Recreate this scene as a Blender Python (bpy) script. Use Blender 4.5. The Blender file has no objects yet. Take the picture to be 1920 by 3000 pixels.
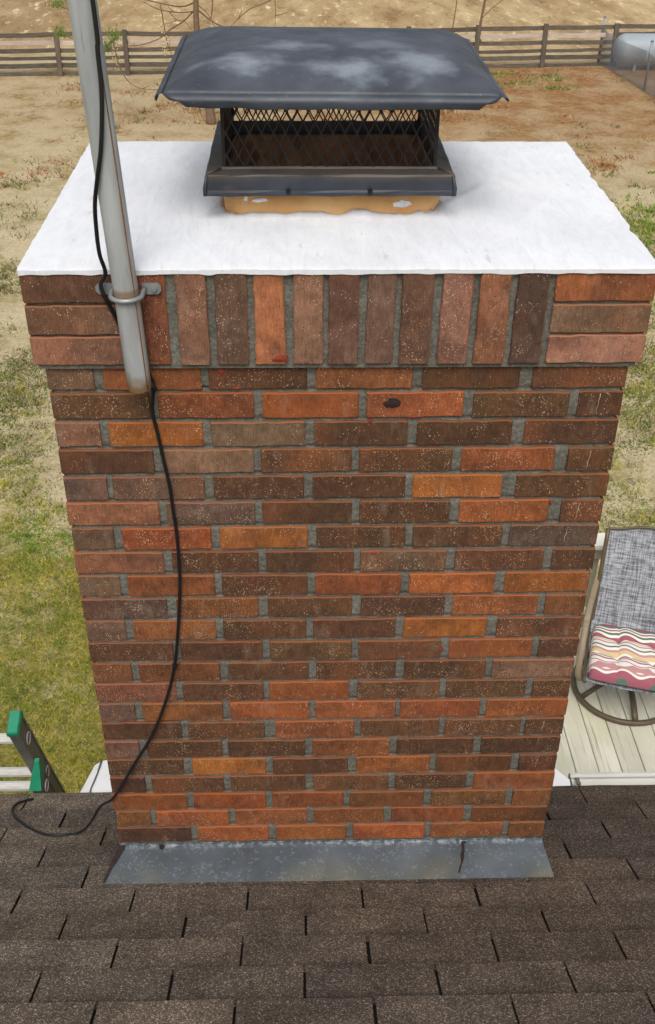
import bpy, bmesh, math, random
import numpy as np
from mathutils import Vector, Matrix

random.seed(7)
rng = np.random.default_rng(7)
scene = bpy.context.scene
COL = scene.collection
rad = math.radians

# ------------------------------------------------------------------ camera
cam_d = bpy.data.cameras.new('camera')
cam = bpy.data.objects.new('camera', cam_d)
COL.objects.link(cam)
_yaw, _pitch, _roll = 0.02865, 0.59884, 0.00863
_f = Vector((math.sin(_yaw) * math.cos(_pitch), math.cos(_yaw) * math.cos(_pitch), -math.sin(_pitch)))
_r = Vector((math.cos(_yaw), -math.sin(_yaw), 0.0))
_u = _r.cross(_f)
_r2 = _r * math.cos(_roll) + _u * math.sin(_roll)
_u2 = _u * math.cos(_roll) - _r * math.sin(_roll)
cam.matrix_world = Matrix(((_r2.x, _u2.x, -_f.x, -0.0726), (_r2.y, _u2.y, -_f.y, -1.8403),
                           (_r2.z, _u2.z, -_f.z, 2.3066), (0, 0, 0, 1)))
cam_d.sensor_fit = 'VERTICAL'
cam_d.sensor_height = 36.0
cam_d.lens = 36.0 * 2509.77 / 2406.25
cam_d.clip_start = 0.05
cam_d.clip_end = 3000
scene.camera = cam

# ------------------------------------------------------------------ sky, sun, exposure (overcast day)
SUN_EL, SUN_AZ = 54.0, 184.0          # azimuth clockwise from +y: the light comes from behind the camera
world = bpy.data.worlds.new('World')
scene.world = world
world.use_nodes = True
wn = world.node_tree
wn.nodes.clear()
sky = wn.nodes.new('ShaderNodeTexSky')
sky.sky_type = 'NISHITA'
sky.sun_disc = False
sky.sun_elevation = rad(SUN_EL)
sky.sun_rotation = rad(SUN_AZ)
sky.air_density = 1.0
sky.dust_density = 6.0
sky.ozone_density = 1.0
hs = wn.nodes.new('ShaderNodeHueSaturation')
hs.inputs['Saturation'].default_value = 0.30
bg = wn.nodes.new('ShaderNodeBackground')
bg.inputs['Strength'].default_value = 0.15
wo = wn.nodes.new('ShaderNodeOutputWorld')
wn.links.new(sky.outputs[0], hs.inputs['Color'])
wn.links.new(hs.outputs[0], bg.inputs['Color'])
wn.links.new(bg.outputs[0], wo.inputs['Surface'])

sun_d = bpy.data.lights.new('sun', 'SUN')
sun_d.energy = 1.2
sun_d.angle = rad(28)
sun_d.color = (1.0, 0.965, 0.91)
sun = bpy.data.objects.new('sun', sun_d)
COL.objects.link(sun)
_sd = Vector((math.sin(rad(SUN_AZ)) * math.cos(rad(SUN_EL)), math.cos(rad(SUN_AZ)) * math.cos(rad(SUN_EL)), math.sin(rad(SUN_EL))))
sun.rotation_euler = _sd.to_track_quat('Z', 'Y').to_euler()
sun.location = (-3, -8, 12)

scene.render.engine = 'CYCLES'
vs = scene.view_settings
vs.view_transform = 'Standard'
vs.look = 'None'
vs.gamma = 1.0
vs.use_curve_mapping = False
vs.exposure = 0.0


# ------------------------------------------------------------------ helpers: objects
def tag(o, label=None, cat=None, group=None, kind=None):
    if label: o['label'] = label
    if cat: o['category'] = cat
    if group: o['group'] = group
    if kind: o['kind'] = kind
    return o


def thing(name, loc, label, cat, group=None):
    o = bpy.data.objects.new(name, None)
    o.empty_display_size = 0.1
    o.location = loc
    COL.objects.link(o)
    return tag(o, label, cat, group)


def link(name, me, m, parent=None):
    """link one mesh object; vertices are written in world metres, the parent's offset is removed"""
    o = bpy.data.objects.new(name, me)
    COL.objects.link(o)
    if m is not None and not me.materials:
        for x in (m if isinstance(m, (list, tuple)) else [m]):
            me.materials.append(x)
    if parent is not None:
        o.parent = parent
        w = Matrix.Identity(4)
        p = parent
        while p is not None:
            w = Matrix.Translation(p.location) @ w
            p = p.parent
        o.location = -w.to_translation()
    return o


class MB:
    """collects shapes, then builds one mesh object"""
    def __init__(s):
        s.v, s.f, s.mi, s.sm = [], [], [], []

    def add(s, vs_, fs_, mi=0, smooth=False):
        b = len(s.v)
        s.v += [tuple(p) for p in vs_]
        for f in fs_:
            s.f.append(tuple(b + i for i in f))
            s.mi.append(mi)
            s.sm.append(smooth)
        return s

    def box(s, lo, hi, mi=0, jit=0.0, bev=0.0, M=None):
        x0, y0, z0 = lo
        x1, y1, z1 = hi
        if bev <= 0:
            P = [(x0, y0, z0), (x1, y0, z0), (x1, y1, z0), (x0, y1, z0), (x0, y0, z1), (x1, y0, z1), (x1, y1, z1), (x0, y1, z1)]
            F = [(0, 3, 2, 1), (4, 5, 6, 7), (0, 1, 5, 4), (1, 2, 6, 5), (2, 3, 7, 6), (3, 0, 4, 7)]
        else:
            bm = bmesh.new()
            vv = [bm.verts.new(p) for p in [(x0, y0, z0), (x1, y0, z0), (x1, y1, z0), (x0, y1, z0), (x0, y0, z1), (x1, y0, z1), (x1, y1, z1), (x0, y1, z1)]]
            for f in [(0, 3, 2, 1), (4, 5, 6, 7), (0, 1, 5, 4), (1, 2, 6, 5), (2, 3, 7, 6), (3, 0, 4, 7)]:
                bm.faces.new([vv[i] for i in f])
            bmesh.ops.bevel(bm, geom=bm.edges[:], offset=bev, segments=1, affect='EDGES')
            bm.verts.index_update()
            P = [tuple(v.co) for v in bm.verts]
            F = [tuple(v.index for v in f.verts) for f in bm.faces]
            bm.free()
        if jit:
            P = [(a + random.uniform(-jit, jit), b + random.uniform(-jit, jit), c + random.uniform(-jit, jit)) for a, b, c in P]
        if M is not None:
            P = [tuple(M @ Vector(p)) for p in P]
        return s.add(P, F, mi)

    def tube(s, pts, r, n=8, mi=0, cap=True, closed=False, flat=1.0):
        pts = [Vector(p) for p in pts]
        L = len(pts)
        rs = r if isinstance(r, (list, tuple)) else [r] * L
        ref = None
        V = []
        for i, p in enumerate(pts):
            if closed:
                t = (pts[(i + 1) % L] - pts[i - 1]).normalized()
            else:
                t = (pts[min(i + 1, L - 1)] - pts[max(i - 1, 0)]).normalized()
            if ref is None:
                a = Vector((0, 0, 1)) if abs(t.z) < 0.9 else Vector((1, 0, 0))
                ref = (a - t * a.dot(t)).normalized()
            else:
                ref = (ref - t * ref.dot(t)).normalized()
            q = t.cross(ref)
            for k in range(n):
                a = 2 * math.pi * k / n
                V.append(p + (ref * math.cos(a) * flat + q * math.sin(a)) * rs[i])
        F = []
        for i in range(L if closed else L - 1):
            j = (i + 1) % L
            for k in range(n):
                F.append((i * n + k, i * n + (k + 1) % n, j * n + (k + 1) % n, j * n + k))
        s.add(V, F, mi, True)
        if cap and not closed:
            b = len(s.v) - len(V)
            s.f.append(tuple(b + k for k in range(n))[::-1]); s.mi.append(mi); s.sm.append(False)
            s.f.append(tuple(b + (L - 1) * n + k for k in range(n))); s.mi.append(mi); s.sm.append(False)
        return s

    def cyl(s, a, b, r, n=12, mi=0):
        return s.tube([a, b], r, n, mi)

    def grid(s, fn, nu, nv, mi=0, smooth=True):
        V = [fn(i / nu, j / nv) for j in range(nv + 1) for i in range(nu + 1)]
        F = [(j * (nu + 1) + i, j * (nu + 1) + i + 1, (j + 1) * (nu + 1) + i + 1, (j + 1) * (nu + 1) + i) for j in range(nv) for i in range(nu)]
        return s.add(V, F, mi, smooth)

    def mesh(s, name):
        me = bpy.data.meshes.new(name)
        me.from_pydata(s.v, [], s.f)
        me.polygons.foreach_set('material_index', s.mi)
        me.polygons.foreach_set('use_smooth', s.sm)
        me.update()
        return me

    def build(s, name, m, parent=None):
        me = s.mesh(name)
        return link(name, me, m, parent)


def curve(pts, n=8):
    """Catmull-Rom through the points"""
    P = [Vector(p) for p in pts]
    P = [P[0] * 2 - P[1]] + P + [P[-1] * 2 - P[-2]]
    out = []
    for i in range(1, len(P) - 2):
        a, b, c, d = P[i - 1:i + 3]
        for k in range(n):
            t = k / n
            out.append(0.5 * ((2 * b) + (c - a) * t + (2 * a - 5 * b + 4 * c - d) * t * t + (3 * b - a - 3 * c + d) * t ** 3))
    out.append(P[-2])
    return out


_lat = rng.random((128, 128))


def vnoise(x, y):
    x = np.asarray(x, float); y = np.asarray(y, float)
    xi = np.floor(x).astype(int); yi = np.floor(y).astype(int)
    fx = x - xi; fy = y - yi
    fx = fx * fx * (3 - 2 * fx); fy = fy * fy * (3 - 2 * fy)
    g = lambda a, b: _lat[a % 128, b % 128]
    return (g(xi, yi) * (1 - fx) + g(xi + 1, yi) * fx) * (1 - fy) + (g(xi, yi + 1) * (1 - fx) + g(xi + 1, yi + 1) * fx) * fy


def fbm(x, y, o=4):
    x = np.asarray(x, float); y = np.asarray(y, float)
    a, t, w = 0.0, 0.0, 1.0
    for k in range(o):
        a = a + w * vnoise(x * 2 ** k + 17.3 * k, y * 2 ** k + 5.1 * k)
        t += w
        w *= 0.5
    return a / t


def lin(c):
    c = c / 255.0
    return c / 12.92 if c <= 0.04045 else ((c + 0.055) / 1.055) ** 2.4


def S(r, g, b, k=1.0):
    return (min(lin(r) * k, 0.9), min(lin(g) * k, 0.9), min(lin(b) * k, 0.9), 1.0)


# ------------------------------------------------------------------ helpers: materials
class NT:
    def __init__(s, name):
        s.m = bpy.data.materials.new(name)
        s.m.use_nodes = True
        s.t = s.m.node_tree
        s.b = s.t.nodes['Principled BSDF']

    def n(s, typ, **kw):
        x = s.t.nodes.new('ShaderNode' + typ)
        for k, v in kw.items():
            setattr(x, k, v)
        return x

    def set(s, sock, v):
        if isinstance(v, bpy.types.NodeSocket):
            s.t.links.new(v, sock)
        else:
            sock.default_value = v

    def pos(s, scale=(1, 1, 1), obj=False, rot=(0, 0, 0), loc=(0, 0, 0)):
        if obj:
            o = s.n('TexCoord').outputs['Object']
        else:
            o = s.n('NewGeometry').outputs['Position']
        mp = s.n('Mapping')
        mp.inputs['Scale'].default_value = scale
        mp.inputs['Rotation'].default_value = rot
        mp.inputs['Location'].default_value = loc
        s.t.links.new(o, mp.inputs['Vector'])
        return mp.outputs[0]

    def noise(s, vec, scale, detail=4, rough=0.55, dist=0.0):
        x = s.n('TexNoise')
        s.set(x.inputs['Vector'], vec)
        x.inputs['Scale'].default_value = scale
        x.inputs['Detail'].default_value = detail
        x.inputs['Roughness'].default_value = rough
        x.inputs['Distortion'].default_value = dist
        return x.outputs['Fac']

    def voro(s, vec, scale, out='Distance', feature='F1', rnd=1.0):
        x = s.n('TexVoronoi', feature=feature)
        s.set(x.inputs['Vector'], vec)
        x.inputs['Scale'].default_value = scale
        x.inputs['Randomness'].default_value = rnd
        return x.outputs[out]

    def ramp(s, fac, stops, interp='LINEAR'):
        x = s.n('ValToRGB')
        x.color_ramp.interpolation = interp
        e = x.color_ramp.elements
        while len(e) < len(stops):
            e.new(0.5)
        for i, (p, c) in enumerate(stops):
            e[i].position = p
            e[i].color = c if isinstance(c, tuple) else (c, c, c, 1)
        s.set(x.inputs['Fac'], fac)
        return x.outputs['Color']

    def math(s, op, a, b=0.0, clamp=False):
        x = s.n('Math', operation=op, use_clamp=clamp)
        s.set(x.inputs[0], a)
        s.set(x.inputs[1], b)
        return x.outputs[0]

    def mix(s, fac, a, b, blend='MIX'):
        x = s.n('Mix', data_type='RGBA', blend_type=blend)
        s.set(x.inputs['Factor'], fac)
        s.set(x.inputs[6], a)
        s.set(x.inputs[7], b)
        return x.outputs[2]

    def sep(s, vec):
        x = s.n('SeparateXYZ')
        s.set(x.inputs[0], vec)
        return x.outputs

    def bump(s, h, strength=0.3, dist=0.002):
        x = s.n('Bump')
        s.set(x.inputs['Height'], h)
        x.inputs['Strength'].default_value = strength
        x.inputs['Distance'].default_value = dist
        s.set(s.b.inputs['Normal'], x.outputs[0])

    def out(s, col, rough=0.7, metal=0.0, spec=0.3):
        s.set(s.b.inputs['Base Color'], col)
        s.set(s.b.inputs['Roughness'], rough)
        s.set(s.b.inputs['Metallic'], metal)
        s.b.inputs['Specular IOR Level'].default_value = spec
        return s.m


def simple(name, c, rough=0.6, metal=0.0, spec=0.3, var=0.25, scale=30, stretch=(1, 1, 1), bump=0.15, bd=0.001):
    """a plain coat with tone variation and fine relief"""
    t = NT(name)
    v = t.pos(stretch)
    a = t.noise(v, scale, 5)
    f = t.ramp(a, [(0.25, 1 - var), (0.75, 1 + var)])
    col = t.mix(1.0, c, f, 'MULTIPLY')
    t.bump(t.noise(v, scale * 4, 3), bump, bd)
    return t.out(col, rough, metal, spec)

# ------------------------------------------------------------------ materials
KB = 0.85          # albedo of upright faces relative to the shade they read in the photograph


def brick_material(name, raw):
    t = NT(name)
    oi = t.n('ObjectInfo')
    base = oi.outputs['Color']
    rnd = oi.outputs['Random']
    off = t.n('VectorMath', operation='ADD')
    t.set(off.inputs[0], t.pos())
    sc = t.n('VectorMath', operation='SCALE')
    sc.inputs[0].default_value = (13.7, 7.3, 9.1)
    t.set(sc.inputs['Scale'], rnd)
    t.set(off.inputs[1], sc.outputs[0])
    P = off.outputs[0]

    def mp(scale):
        m = t.n('Mapping')
        m.inputs['Scale'].default_value = scale
        t.set(m.inputs['Vector'], P)
        return m.outputs[0]
    if raw:
        n = t.noise(mp((1, 1, 1)), 35, 4)
        col = t.mix(t.ramp(n, [(0.35, 0.0), (0.65, 1.0)]), t.mix(0.50, base, S(168, 96, 58, 0.85)), t.mix(0.35, base, S(146, 104, 76, 0.85)))
        return t.out(col, 0.85, 0, 0.2)
    # wire-cut face: burnt patches, upright drag marks, pale grit and dark pits
    n1 = t.noise(mp((9, 9, 14)), 1.0, 3, 0.5, 0.4)
    col = t.mix(t.ramp(n1, [(0.38, 0.0), (0.62, 0.75)]), base, t.mix(0.62, base, S(74, 50, 38, KB)))
    mot = t.noise(mp((55, 55, 48)), 1.0, 4, 0.6)
    col = t.mix(1.0, col, t.ramp(mot, [(0.3, 0.74), (0.7, 1.26)]), 'MULTIPLY')
    n2 = t.noise(mp((6, 6, 3)), 1.0, 2)
    col = t.mix(t.ramp(n2, [(0.5, 0.0), (0.72, 0.4)]), col, t.mix(0.6, base, S(172, 98, 56, KB)))
    drag = t.noise(mp((420, 420, 55)), 1.0, 3)
    col = t.mix(1.0, col, t.ramp(drag, [(0.3, 0.80), (0.7, 1.22)]), 'MULTIPLY')
    fine = t.noise(mp((700, 700, 500)), 1.0, 2)
    col = t.mix(1.0, col, t.ramp(fine, [(0.3, 0.82), (0.7, 1.2)]), 'MULTIPLY')
    # pale grit
    x = t.n('TexVoronoi'); x.inputs['Scale'].default_value = 1.0
    t.set(x.inputs['Vector'], mp((370, 370, 260)))
    size = t.math('MULTIPLY', t.sep(x.outputs['Color'])[0], 0.40)
    dens = t.ramp(t.noise(mp((26, 26, 26)), 1.0, 3), [(0.32, 0.30), (0.68, 1.25)])
    grit = t.math('LESS_THAN', x.outputs['Distance'], t.math('MULTIPLY', size, dens))
    pick = t.math('GREATER_THAN', t.sep(x.outputs['Color'])[1], 0.45)
    col = t.mix(t.math('MULTIPLY', t.math('MULTIPLY', grit, pick), 0.60), col, S(206, 178, 144, 1.05))
    x2 = t.n('TexVoronoi'); x2.inputs['Scale'].default_value = 1.0
    t.set(x2.inputs['Vector'], mp((160, 160, 190)))
    pit = t.math('LESS_THAN', x2.outputs['Distance'], t.math('MULTIPLY', t.sep(x2.outputs['Color'])[0], 0.22))
    col = t.mix(t.math('MULTIPLY', pit, 0.7), col, S(40, 28, 24, 1))
    # faint lime bloom
    bl = t.noise(mp((30, 30, 9)), 1.0, 4)
    col = t.mix(t.ramp(bl, [(0.60, 0.0), (0.8, 0.30)]), col, S(168, 150, 132, KB))
    h = t.math('ADD', t.math('MULTIPLY', drag, 0.6), t.math('MULTIPLY', pit, -1.0))
    t.bump(t.math('ADD', h, t.math('MULTIPLY', t.noise(mp((120, 120, 120)), 1.0, 3), 0.8)), 0.55, 0.0012)
    return t.out(col, 0.82, 0, 0.25)


M = {}
M['brick'] = brick_material('fired_clay_face', False)
M['brick_raw'] = brick_material('fired_clay_bed', True)


def mortar_material():
    t = NT('mortar')
    v = t.pos()
    a = t.noise(v, 160, 4)
    b = t.noise(v, 11, 5, 0.65)
    col = t.mix(t.ramp(a, [(0.3, 0.0), (0.7, 1.0)]), S(92, 90, 82, 0.9), S(124, 121, 111, 0.9))
    col = t.mix(1.0, col, t.ramp(b, [(0.3, 0.72), (0.7, 1.18)]), 'MULTIPLY')
    t.bump(t.math('ADD', a, t.math('MULTIPLY', t.noise(v, 60, 3), 1.5)), 0.7, 0.003)
    return t.out(col, 0.95, 0, 0.1)


M['mortar'] = mortar_material()


def crown_material():
    t = NT('white_crown_coat')
    v = t.pos((1, 1, 1))
    a = t.math('ADD', t.math('MULTIPLY', t.noise(t.pos((9, 40, 5), rot=(0, 0, 0.9)), 1.0, 4, 0.6, 2.2), 0.5), t.math('MULTIPLY', t.noise(t.pos((42, 7, 5), rot=(0, 0, -0.35)), 1.0, 4, 0.6, 1.6), 0.9))
    stroke = t.ramp(t.noise(t.pos((34, 9, 9), rot=(0, 0, 0.5)), 1.0, 5, 0.65, 1.8), [(0.33, 0.93), (0.60, 1.02)])
    b = t.noise(v, 4, 4)
    sp = t.voro(v, 38)
    col = t.mix(t.ramp(b, [(0.35, 0.0), (0.7, 1.0)]), (0.69, 0.71, 0.75, 1), (0.77, 0.785, 0.815, 1))
    col = t.mix(1.0, col, stroke, 'MULTIPLY')
    scuff = t.math('MULTIPLY', t.ramp(t.noise(t.pos((60, 18, 40), rot=(0, 0, 0.9)), 1.0, 4), [(0.62, 0.0), (0.72, 1.0)]), t.ramp(t.noise(v, 7, 2), [(0.50, 0.0), (0.60, 1.0)]))
    col = t.mix(t.math('MULTIPLY', scuff, 0.45), col, (0.40, 0.40, 0.41, 1))
    col = t.mix(t.math('MULTIPLY', t.math('LESS_THAN', sp, 0.035), 0.6), col, (0.25, 0.22, 0.2, 1))
    t.bump(t.math('ADD', a, t.math('MULTIPLY', t.noise(v, 90, 3), 0.15)), 0.34, 0.005)
    return t.out(col, 0.55, 0, 0.3)


M['crown'] = crown_material()


def shingle_material():
    t = NT('asphalt_granules')
    oi = t.n('ObjectInfo')
    v = t.pos()
    base = t.mix(1.0, oi.outputs['Color'], t.ramp(t.noise(v, 9, 4), [(0.3, 0.72), (0.7, 1.25)]), 'MULTIPLY')
    g = t.n('TexVoronoi'); g.inputs['Scale'].default_value = 430
    t.set(g.inputs['Vector'], v)
    rv = t.sep(g.outputs['Color'])[0]
    col = t.mix(1.0, base, t.ramp(rv, [(0.0, 0.35), (0.5, 0.9), (0.80, 1.12), (0.9, 1.8), (0.975, 3.3)]), 'MULTIPLY')
    moss = t.ramp(t.noise(v, 2.3, 3), [(0.52, 0.0), (0.75, 0.35)])
    col = t.mix(moss, col, t.mix(1.0, col, (1.12, 1.0, 0.82, 1), 'MULTIPLY'))
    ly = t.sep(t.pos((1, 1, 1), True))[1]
    course_shade = t.math('MULTIPLY', t.ramp(t.math('MULTIPLY', ly, -9.0), [(0.66, 0.0), (0.98, 1.0)]), t.ramp(t.noise(v, 16, 3), [(0.38, 0.1), (0.62, 1.0)]))  # shadow line where courses overlap, painted into the tab colour and broken by noise
    col = t.mix(t.math('MULTIPLY', course_shade, 0.5), col, S(44, 38, 34, 1))
    t.bump(t.math('ADD', rv, t.math('MULTIPLY', t.noise(v, 45, 3), 0.8)), 0.8, 0.0022)
    return t.out(col, 0.9, 0, 0.2)


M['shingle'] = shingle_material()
M['felt'] = simple('roofing_felt', S(34, 29, 26, 1), 0.95, 0, 0.1, 0.3, 60)


def pan_material():
    t = NT('galvanised_pan')
    v = t.pos()
    col = t.mix(t.ramp(t.noise(v, 7, 5), [(0.3, 0.0), (0.7, 1.0)]), S(68, 75, 81, 1.0), S(98, 106, 113, 1.0))
    g = t.n('TexVoronoi'); g.inputs['Scale'].default_value = 210
    t.set(g.inputs['Vector'], v)
    fl = t.math('MULTIPLY', t.math('GREATER_THAN', t.sep(g.outputs['Color'])[0], 0.80), t.math('GREATER_THAN', t.noise(v, 34, 3), 0.5))
    col = t.mix(t.math('MULTIPLY', fl, 0.12), col, S(196, 206, 212, 1))
    p = t.sep(v)
    rust = t.math('MULTIPLY', t.ramp(t.noise(v, 5, 4), [(0.42, 0.0), (0.66, 1.0)]), t.ramp(t.math('ADD', t.math('MULTIPLY', p[1], -9.0), -0.05), [(0.25, 0.0), (0.95, 1.0)]))
    col = t.mix(t.math('MULTIPLY', rust, 0.55), col, S(128, 122, 92, 1))
    chalk = t.math('MULTIPLY', t.ramp(t.noise(v, 55, 4), [(0.45, 0.0), (0.6, 1.0)]), t.ramp(p[1], [(0.0, 0.0), (1.0, 1.0)]))
    edge = t.ramp(t.math('ADD', t.math('MULTIPLY', p[1], 40.0), 1.0), [(0.35, 0.0), (0.8, 1.0)])
    col = t.mix(t.math('MULTIPLY', t.math('MULTIPLY', edge, t.ramp(t.noise(v, 70, 4), [(0.45, 0.0), (0.65, 1.0)])), 0.55), col, S(190, 195, 198, 1))
    t.bump(t.noise(v, 18, 4), 0.25, 0.004)
    return t.out(col, 0.48, 0.25, 0.4)


M['pan'] = pan_material()


def hood_material():
    t = NT('weathered_black_paint')
    v = t.pos()
    col = t.mix(t.ramp(t.noise(v, 11, 5), [(0.3, 0.0), (0.7, 1.0)]), S(48, 53, 62, 1), S(74, 80, 90, 1))
    # chalky scuffs left where the paint weathered
    tot = None
    wob = t.noise(v, 16, 4)
    for (x, y, rx, ry, s) in ((-0.178, 0.232, 0.105, 0.065, 1.0), (0.02, 0.205, 0.085, 0.070, 0.95), (0.145, 0.240, 0.115, 0.085, 0.9), (-0.085, 0.33, 0.10, 0.050, 0.7), (0.09, 0.34, 0.10, 0.06, 0.45)):
        m = t.n('Mapping', vector_type='POINT')
        m.inputs['Location'].default_value = (-x / rx, -y / ry, 0)
        m.inputs['Scale'].default_value = (1 / rx, 1 / ry, 0)
        t.set(m.inputs['Vector'], v)
        L = t.n('VectorMath', operation='LENGTH')
        t.set(L.inputs[0], m.outputs[0])
        d = t.math('ADD', L.outputs['Value'], t.math('MULTIPLY', t.math('SUBTRACT', wob, 0.5), 1.9))
        k = t.math('MULTIPLY', t.ramp(d, [(0.0, 1.0), (1.15, 0.0)], 'EASE'), s)
        tot = k if tot is None else t.math('MAXIMUM', tot, k)
    grain = t.ramp(t.noise(v, 420, 3), [(0.35, 0.68), (0.65, 1.0)])
    col = t.mix(t.math('MULTIPLY', t.math('MULTIPLY', tot, grain), 0.62), col, S(160, 170, 180, 1))
    dots = t.n('TexVoronoi'); dots.inputs['Scale'].default_value = 120
    t.set(dots.inputs['Vector'], v)
    dd = t.math('MULTIPLY', t.math('LESS_THAN', dots.outputs['Distance'], 0.10), t.math('GREATER_THAN', t.sep(dots.outputs['Color'])[0], 0.8))
    col = t.mix(t.math('MULTIPLY', dd, 0.6), col, S(176, 180, 184, 1))
    t.bump(t.noise(v, 20, 3), 0.15, 0.003)
    return t.out(col, t.ramp(t.noise(v, 30, 4), [(0.3, 0.42), (0.7, 0.6)]), 0, 0.45)


M['hood'] = hood_material()


def skirt_material():
    t = NT('heat_stained_black_paint')
    v = t.pos()
    p = t.sep(v)
    col = t.mix(t.ramp(t.noise(v, 14, 5), [(0.3, 0.0), (0.7, 1.0)]), S(32, 37, 46, 1), S(52, 60, 72, 1))
    ru = t.math('MULTIPLY', t.ramp(t.noise(v, 9, 4), [(0.28, 0.0), (0.52, 1.0)]), t.ramp(t.math('MULTIPLY', t.math('SUBTRACT', p[2], 1.655), 25.0), [(0.55, 0.1), (0.95, 1.0)]))
    col = t.mix(t.math('MULTIPLY', ru, 0.55), col, S(100, 86, 68, 1))
    ru2 = t.ramp(t.noise(t.pos((9, 9, 30)), 1.0, 4), [(0.64, 0.0), (0.76, 0.5)])
    col = t.mix(ru2, col, S(110, 80, 54, 1))
    t.bump(t.noise(v, 40, 3), 0.15, 0.002)
    return t.out(col, 0.5, 0, 0.4)


M['skirt'] = skirt_material()
M['screen'] = simple('blackened_mesh', S(40, 36, 34, 1), 0.6, 0, 0.3, 0.4, 60)
M['screw'] = simple('black_screw', S(26, 26, 26, 1), 0.5, 0.3, 0.4)


def flue_material(inner):
    t = NT('sooty_flue' if inner else 'flue_clay')
    v = t.pos()
    if inner:
        col = t.mix(t.ramp(t.noise(v, 9, 5), [(0.3, 0.0), (0.7, 1.0)]), S(92, 68, 54, 1.4), S(150, 112, 86, 1.5))
        col = t.mix(t.ramp(t.noise(v, 40, 4), [(0.45, 0.0), (0.7, 0.6)]), col, S(40, 32, 28, 1))
    else:
        col = t.mix(t.ramp(t.noise(v, 10, 5), [(0.3, 0.0), (0.7, 1.0)]), S(196, 146, 92, 1.15), S(222, 180, 126, 1.15))
        col = t.mix(t.math('MULTIPLY', t.math('LESS_THAN', t.voro(v, 120), 0.12), 0.5), col, S(140, 90, 60, 1))
    t.bump(t.noise(v, 60, 3), 0.25, 0.002)
    return t.out(col, 0.85, 0, 0.2)


M['flue'] = flue_material(False)
M['soot'] = flue_material(True)


def pole_material():
    t = NT('galvanised_pole')
    v = t.pos()
    p = t.sep(v)
    col = t.mix(t.ramp(t.noise(t.pos((40, 40, 5)), 1.0, 5), [(0.3, 0.0), (0.7, 1.0)]), S(132, 136, 138, 1.15), S(164, 168, 170, 1.15))
    scr = t.ramp(t.noise(t.pos((90, 90, 9)), 1.0, 3), [(0.68, 0.0), (0.76, 0.5)])
    col = t.mix(scr, col, S(92, 94, 98, 1))
    low = t.ramp(t.math('MULTIPLY', t.math('SUBTRACT', 1.415, t.math('ADD', p[2], t.math('MULTIPLY', t.math('SUBTRACT', t.noise(v, 40, 3), 0.5), 0.05))), 24.0), [(0.1, 0.0), (0.95, 1.0)])
    ring = t.ramp(t.math('MULTIPLY', t.math('ABSOLUTE', t.math('SUBTRACT', p[2], 1.557)), 55.0), [(0.35, 0.75), (0.75, 0.0)])
    side = t.math('MULTIPLY', t.ramp(t.noise(t.pos((6, 6, 2)), 1.0, 2), [(0.5, 0.0), (0.75, 1.0)]), 0.25)
    f = t.math('MAXIMUM', t.math('MULTIPLY', low, 0.9), t.math('MAXIMUM', ring, side))
    col = t.mix(f, col, S(122, 88, 44, 1.0))
    t.bump(t.noise(v, 70, 3), 0.12, 0.001)
    return t.out(col, 0.5, 0.15, 0.4)


M['pole'] = pole_material()
M['zinc'] = simple('zinc_bracket', S(138, 143, 146, 1.0), 0.4, 0.35, 0.5, 0.2, 40)
M['cable'] = simple('black_cable_jacket', S(24, 24, 26, 1), 0.45, 0, 0.4, 0.2, 30)
M['bright_metal'] = simple('bare_aluminium_sheet', (0.88, 0.89, 0.90, 1), 0.4, 0.08, 0.5, 0.06, 12, (1, 1, 1), 0.08, 0.002)
M['gutter'] = simple('white_gutter_enamel', S(214, 213, 206, 1.0), 0.4, 0, 0.4, 0.06, 14)
M['alu'] = simple('dirty_aluminium', S(196, 194, 188, 1.1), 0.5, 0.25, 0.4, 0.18, 26, (1, 6, 6), 0.2)
M['alu_dark'] = simple('oxidised_aluminium', S(112, 110, 106, 1.0), 0.42, 0.4, 0.4, 0.25, 22)
M['green'] = simple('green_ladder_plastic', S(34, 130, 98, 1.0), 0.4, 0, 0.45, 0.15, 30)
M['siding'] = simple('beige_siding', S(190, 184, 168, 1), 0.6, 0, 0.3, 0.08, 10)
M['bark'] = simple('sapling_bark', S(118, 98, 80, 1), 0.9, 0, 0.1, 0.25, 14)
M['twig'] = simple('bare_twig', S(120, 96, 76, 1), 0.9, 0, 0.1, 0.2, 10)
M['bud'] = simple('pale_bud', S(196, 180, 140, 1), 0.8, 0, 0.1, 0.2, 20)
M['needle'] = simple('pine_needles', S(108, 128, 58, 1), 0.7, 0, 0.2, 0.3, 12)
M['tank'] = simple('tank_paint', S(146, 155, 162, 1.0), 0.45, 0, 0.4, 0.08, 2.5)
M['galv'] = simple('chain_link_wire', S(136, 140, 146, 1), 0.5, 0.3, 0.4)


def wood_material(name, a, b, stretch, k=1.0):
    t = NT(name)
    oi = t.n('ObjectInfo')
    v = t.pos(stretch)
    col = t.mix(t.ramp(t.noise(v, 1.0, 5, 0.6), [(0.3, 0.0), (0.7, 1.0)]), S(*a, k), S(*b, k))
    col = t.mix(1.0, col, oi.outputs['Color'], 'MULTIPLY')
    t.bump(t.noise(v, 2.0, 4), 0.3, 0.004)
    return t.out(col, 0.88, 0, 0.15)


M['fence_wood'] = wood_material('weathered_fence_wood', (76, 69, 62), (116, 107, 96), (2.5, 40, 40))
M['pale_wood'] = wood_material('newer_pale_wood', (170, 154, 142), (206, 192, 180), (2.5, 40, 40))
M['post_wood'] = wood_material('weathered_post_wood', (78, 70, 62), (116, 106, 94), (40, 40, 2.5))


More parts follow.
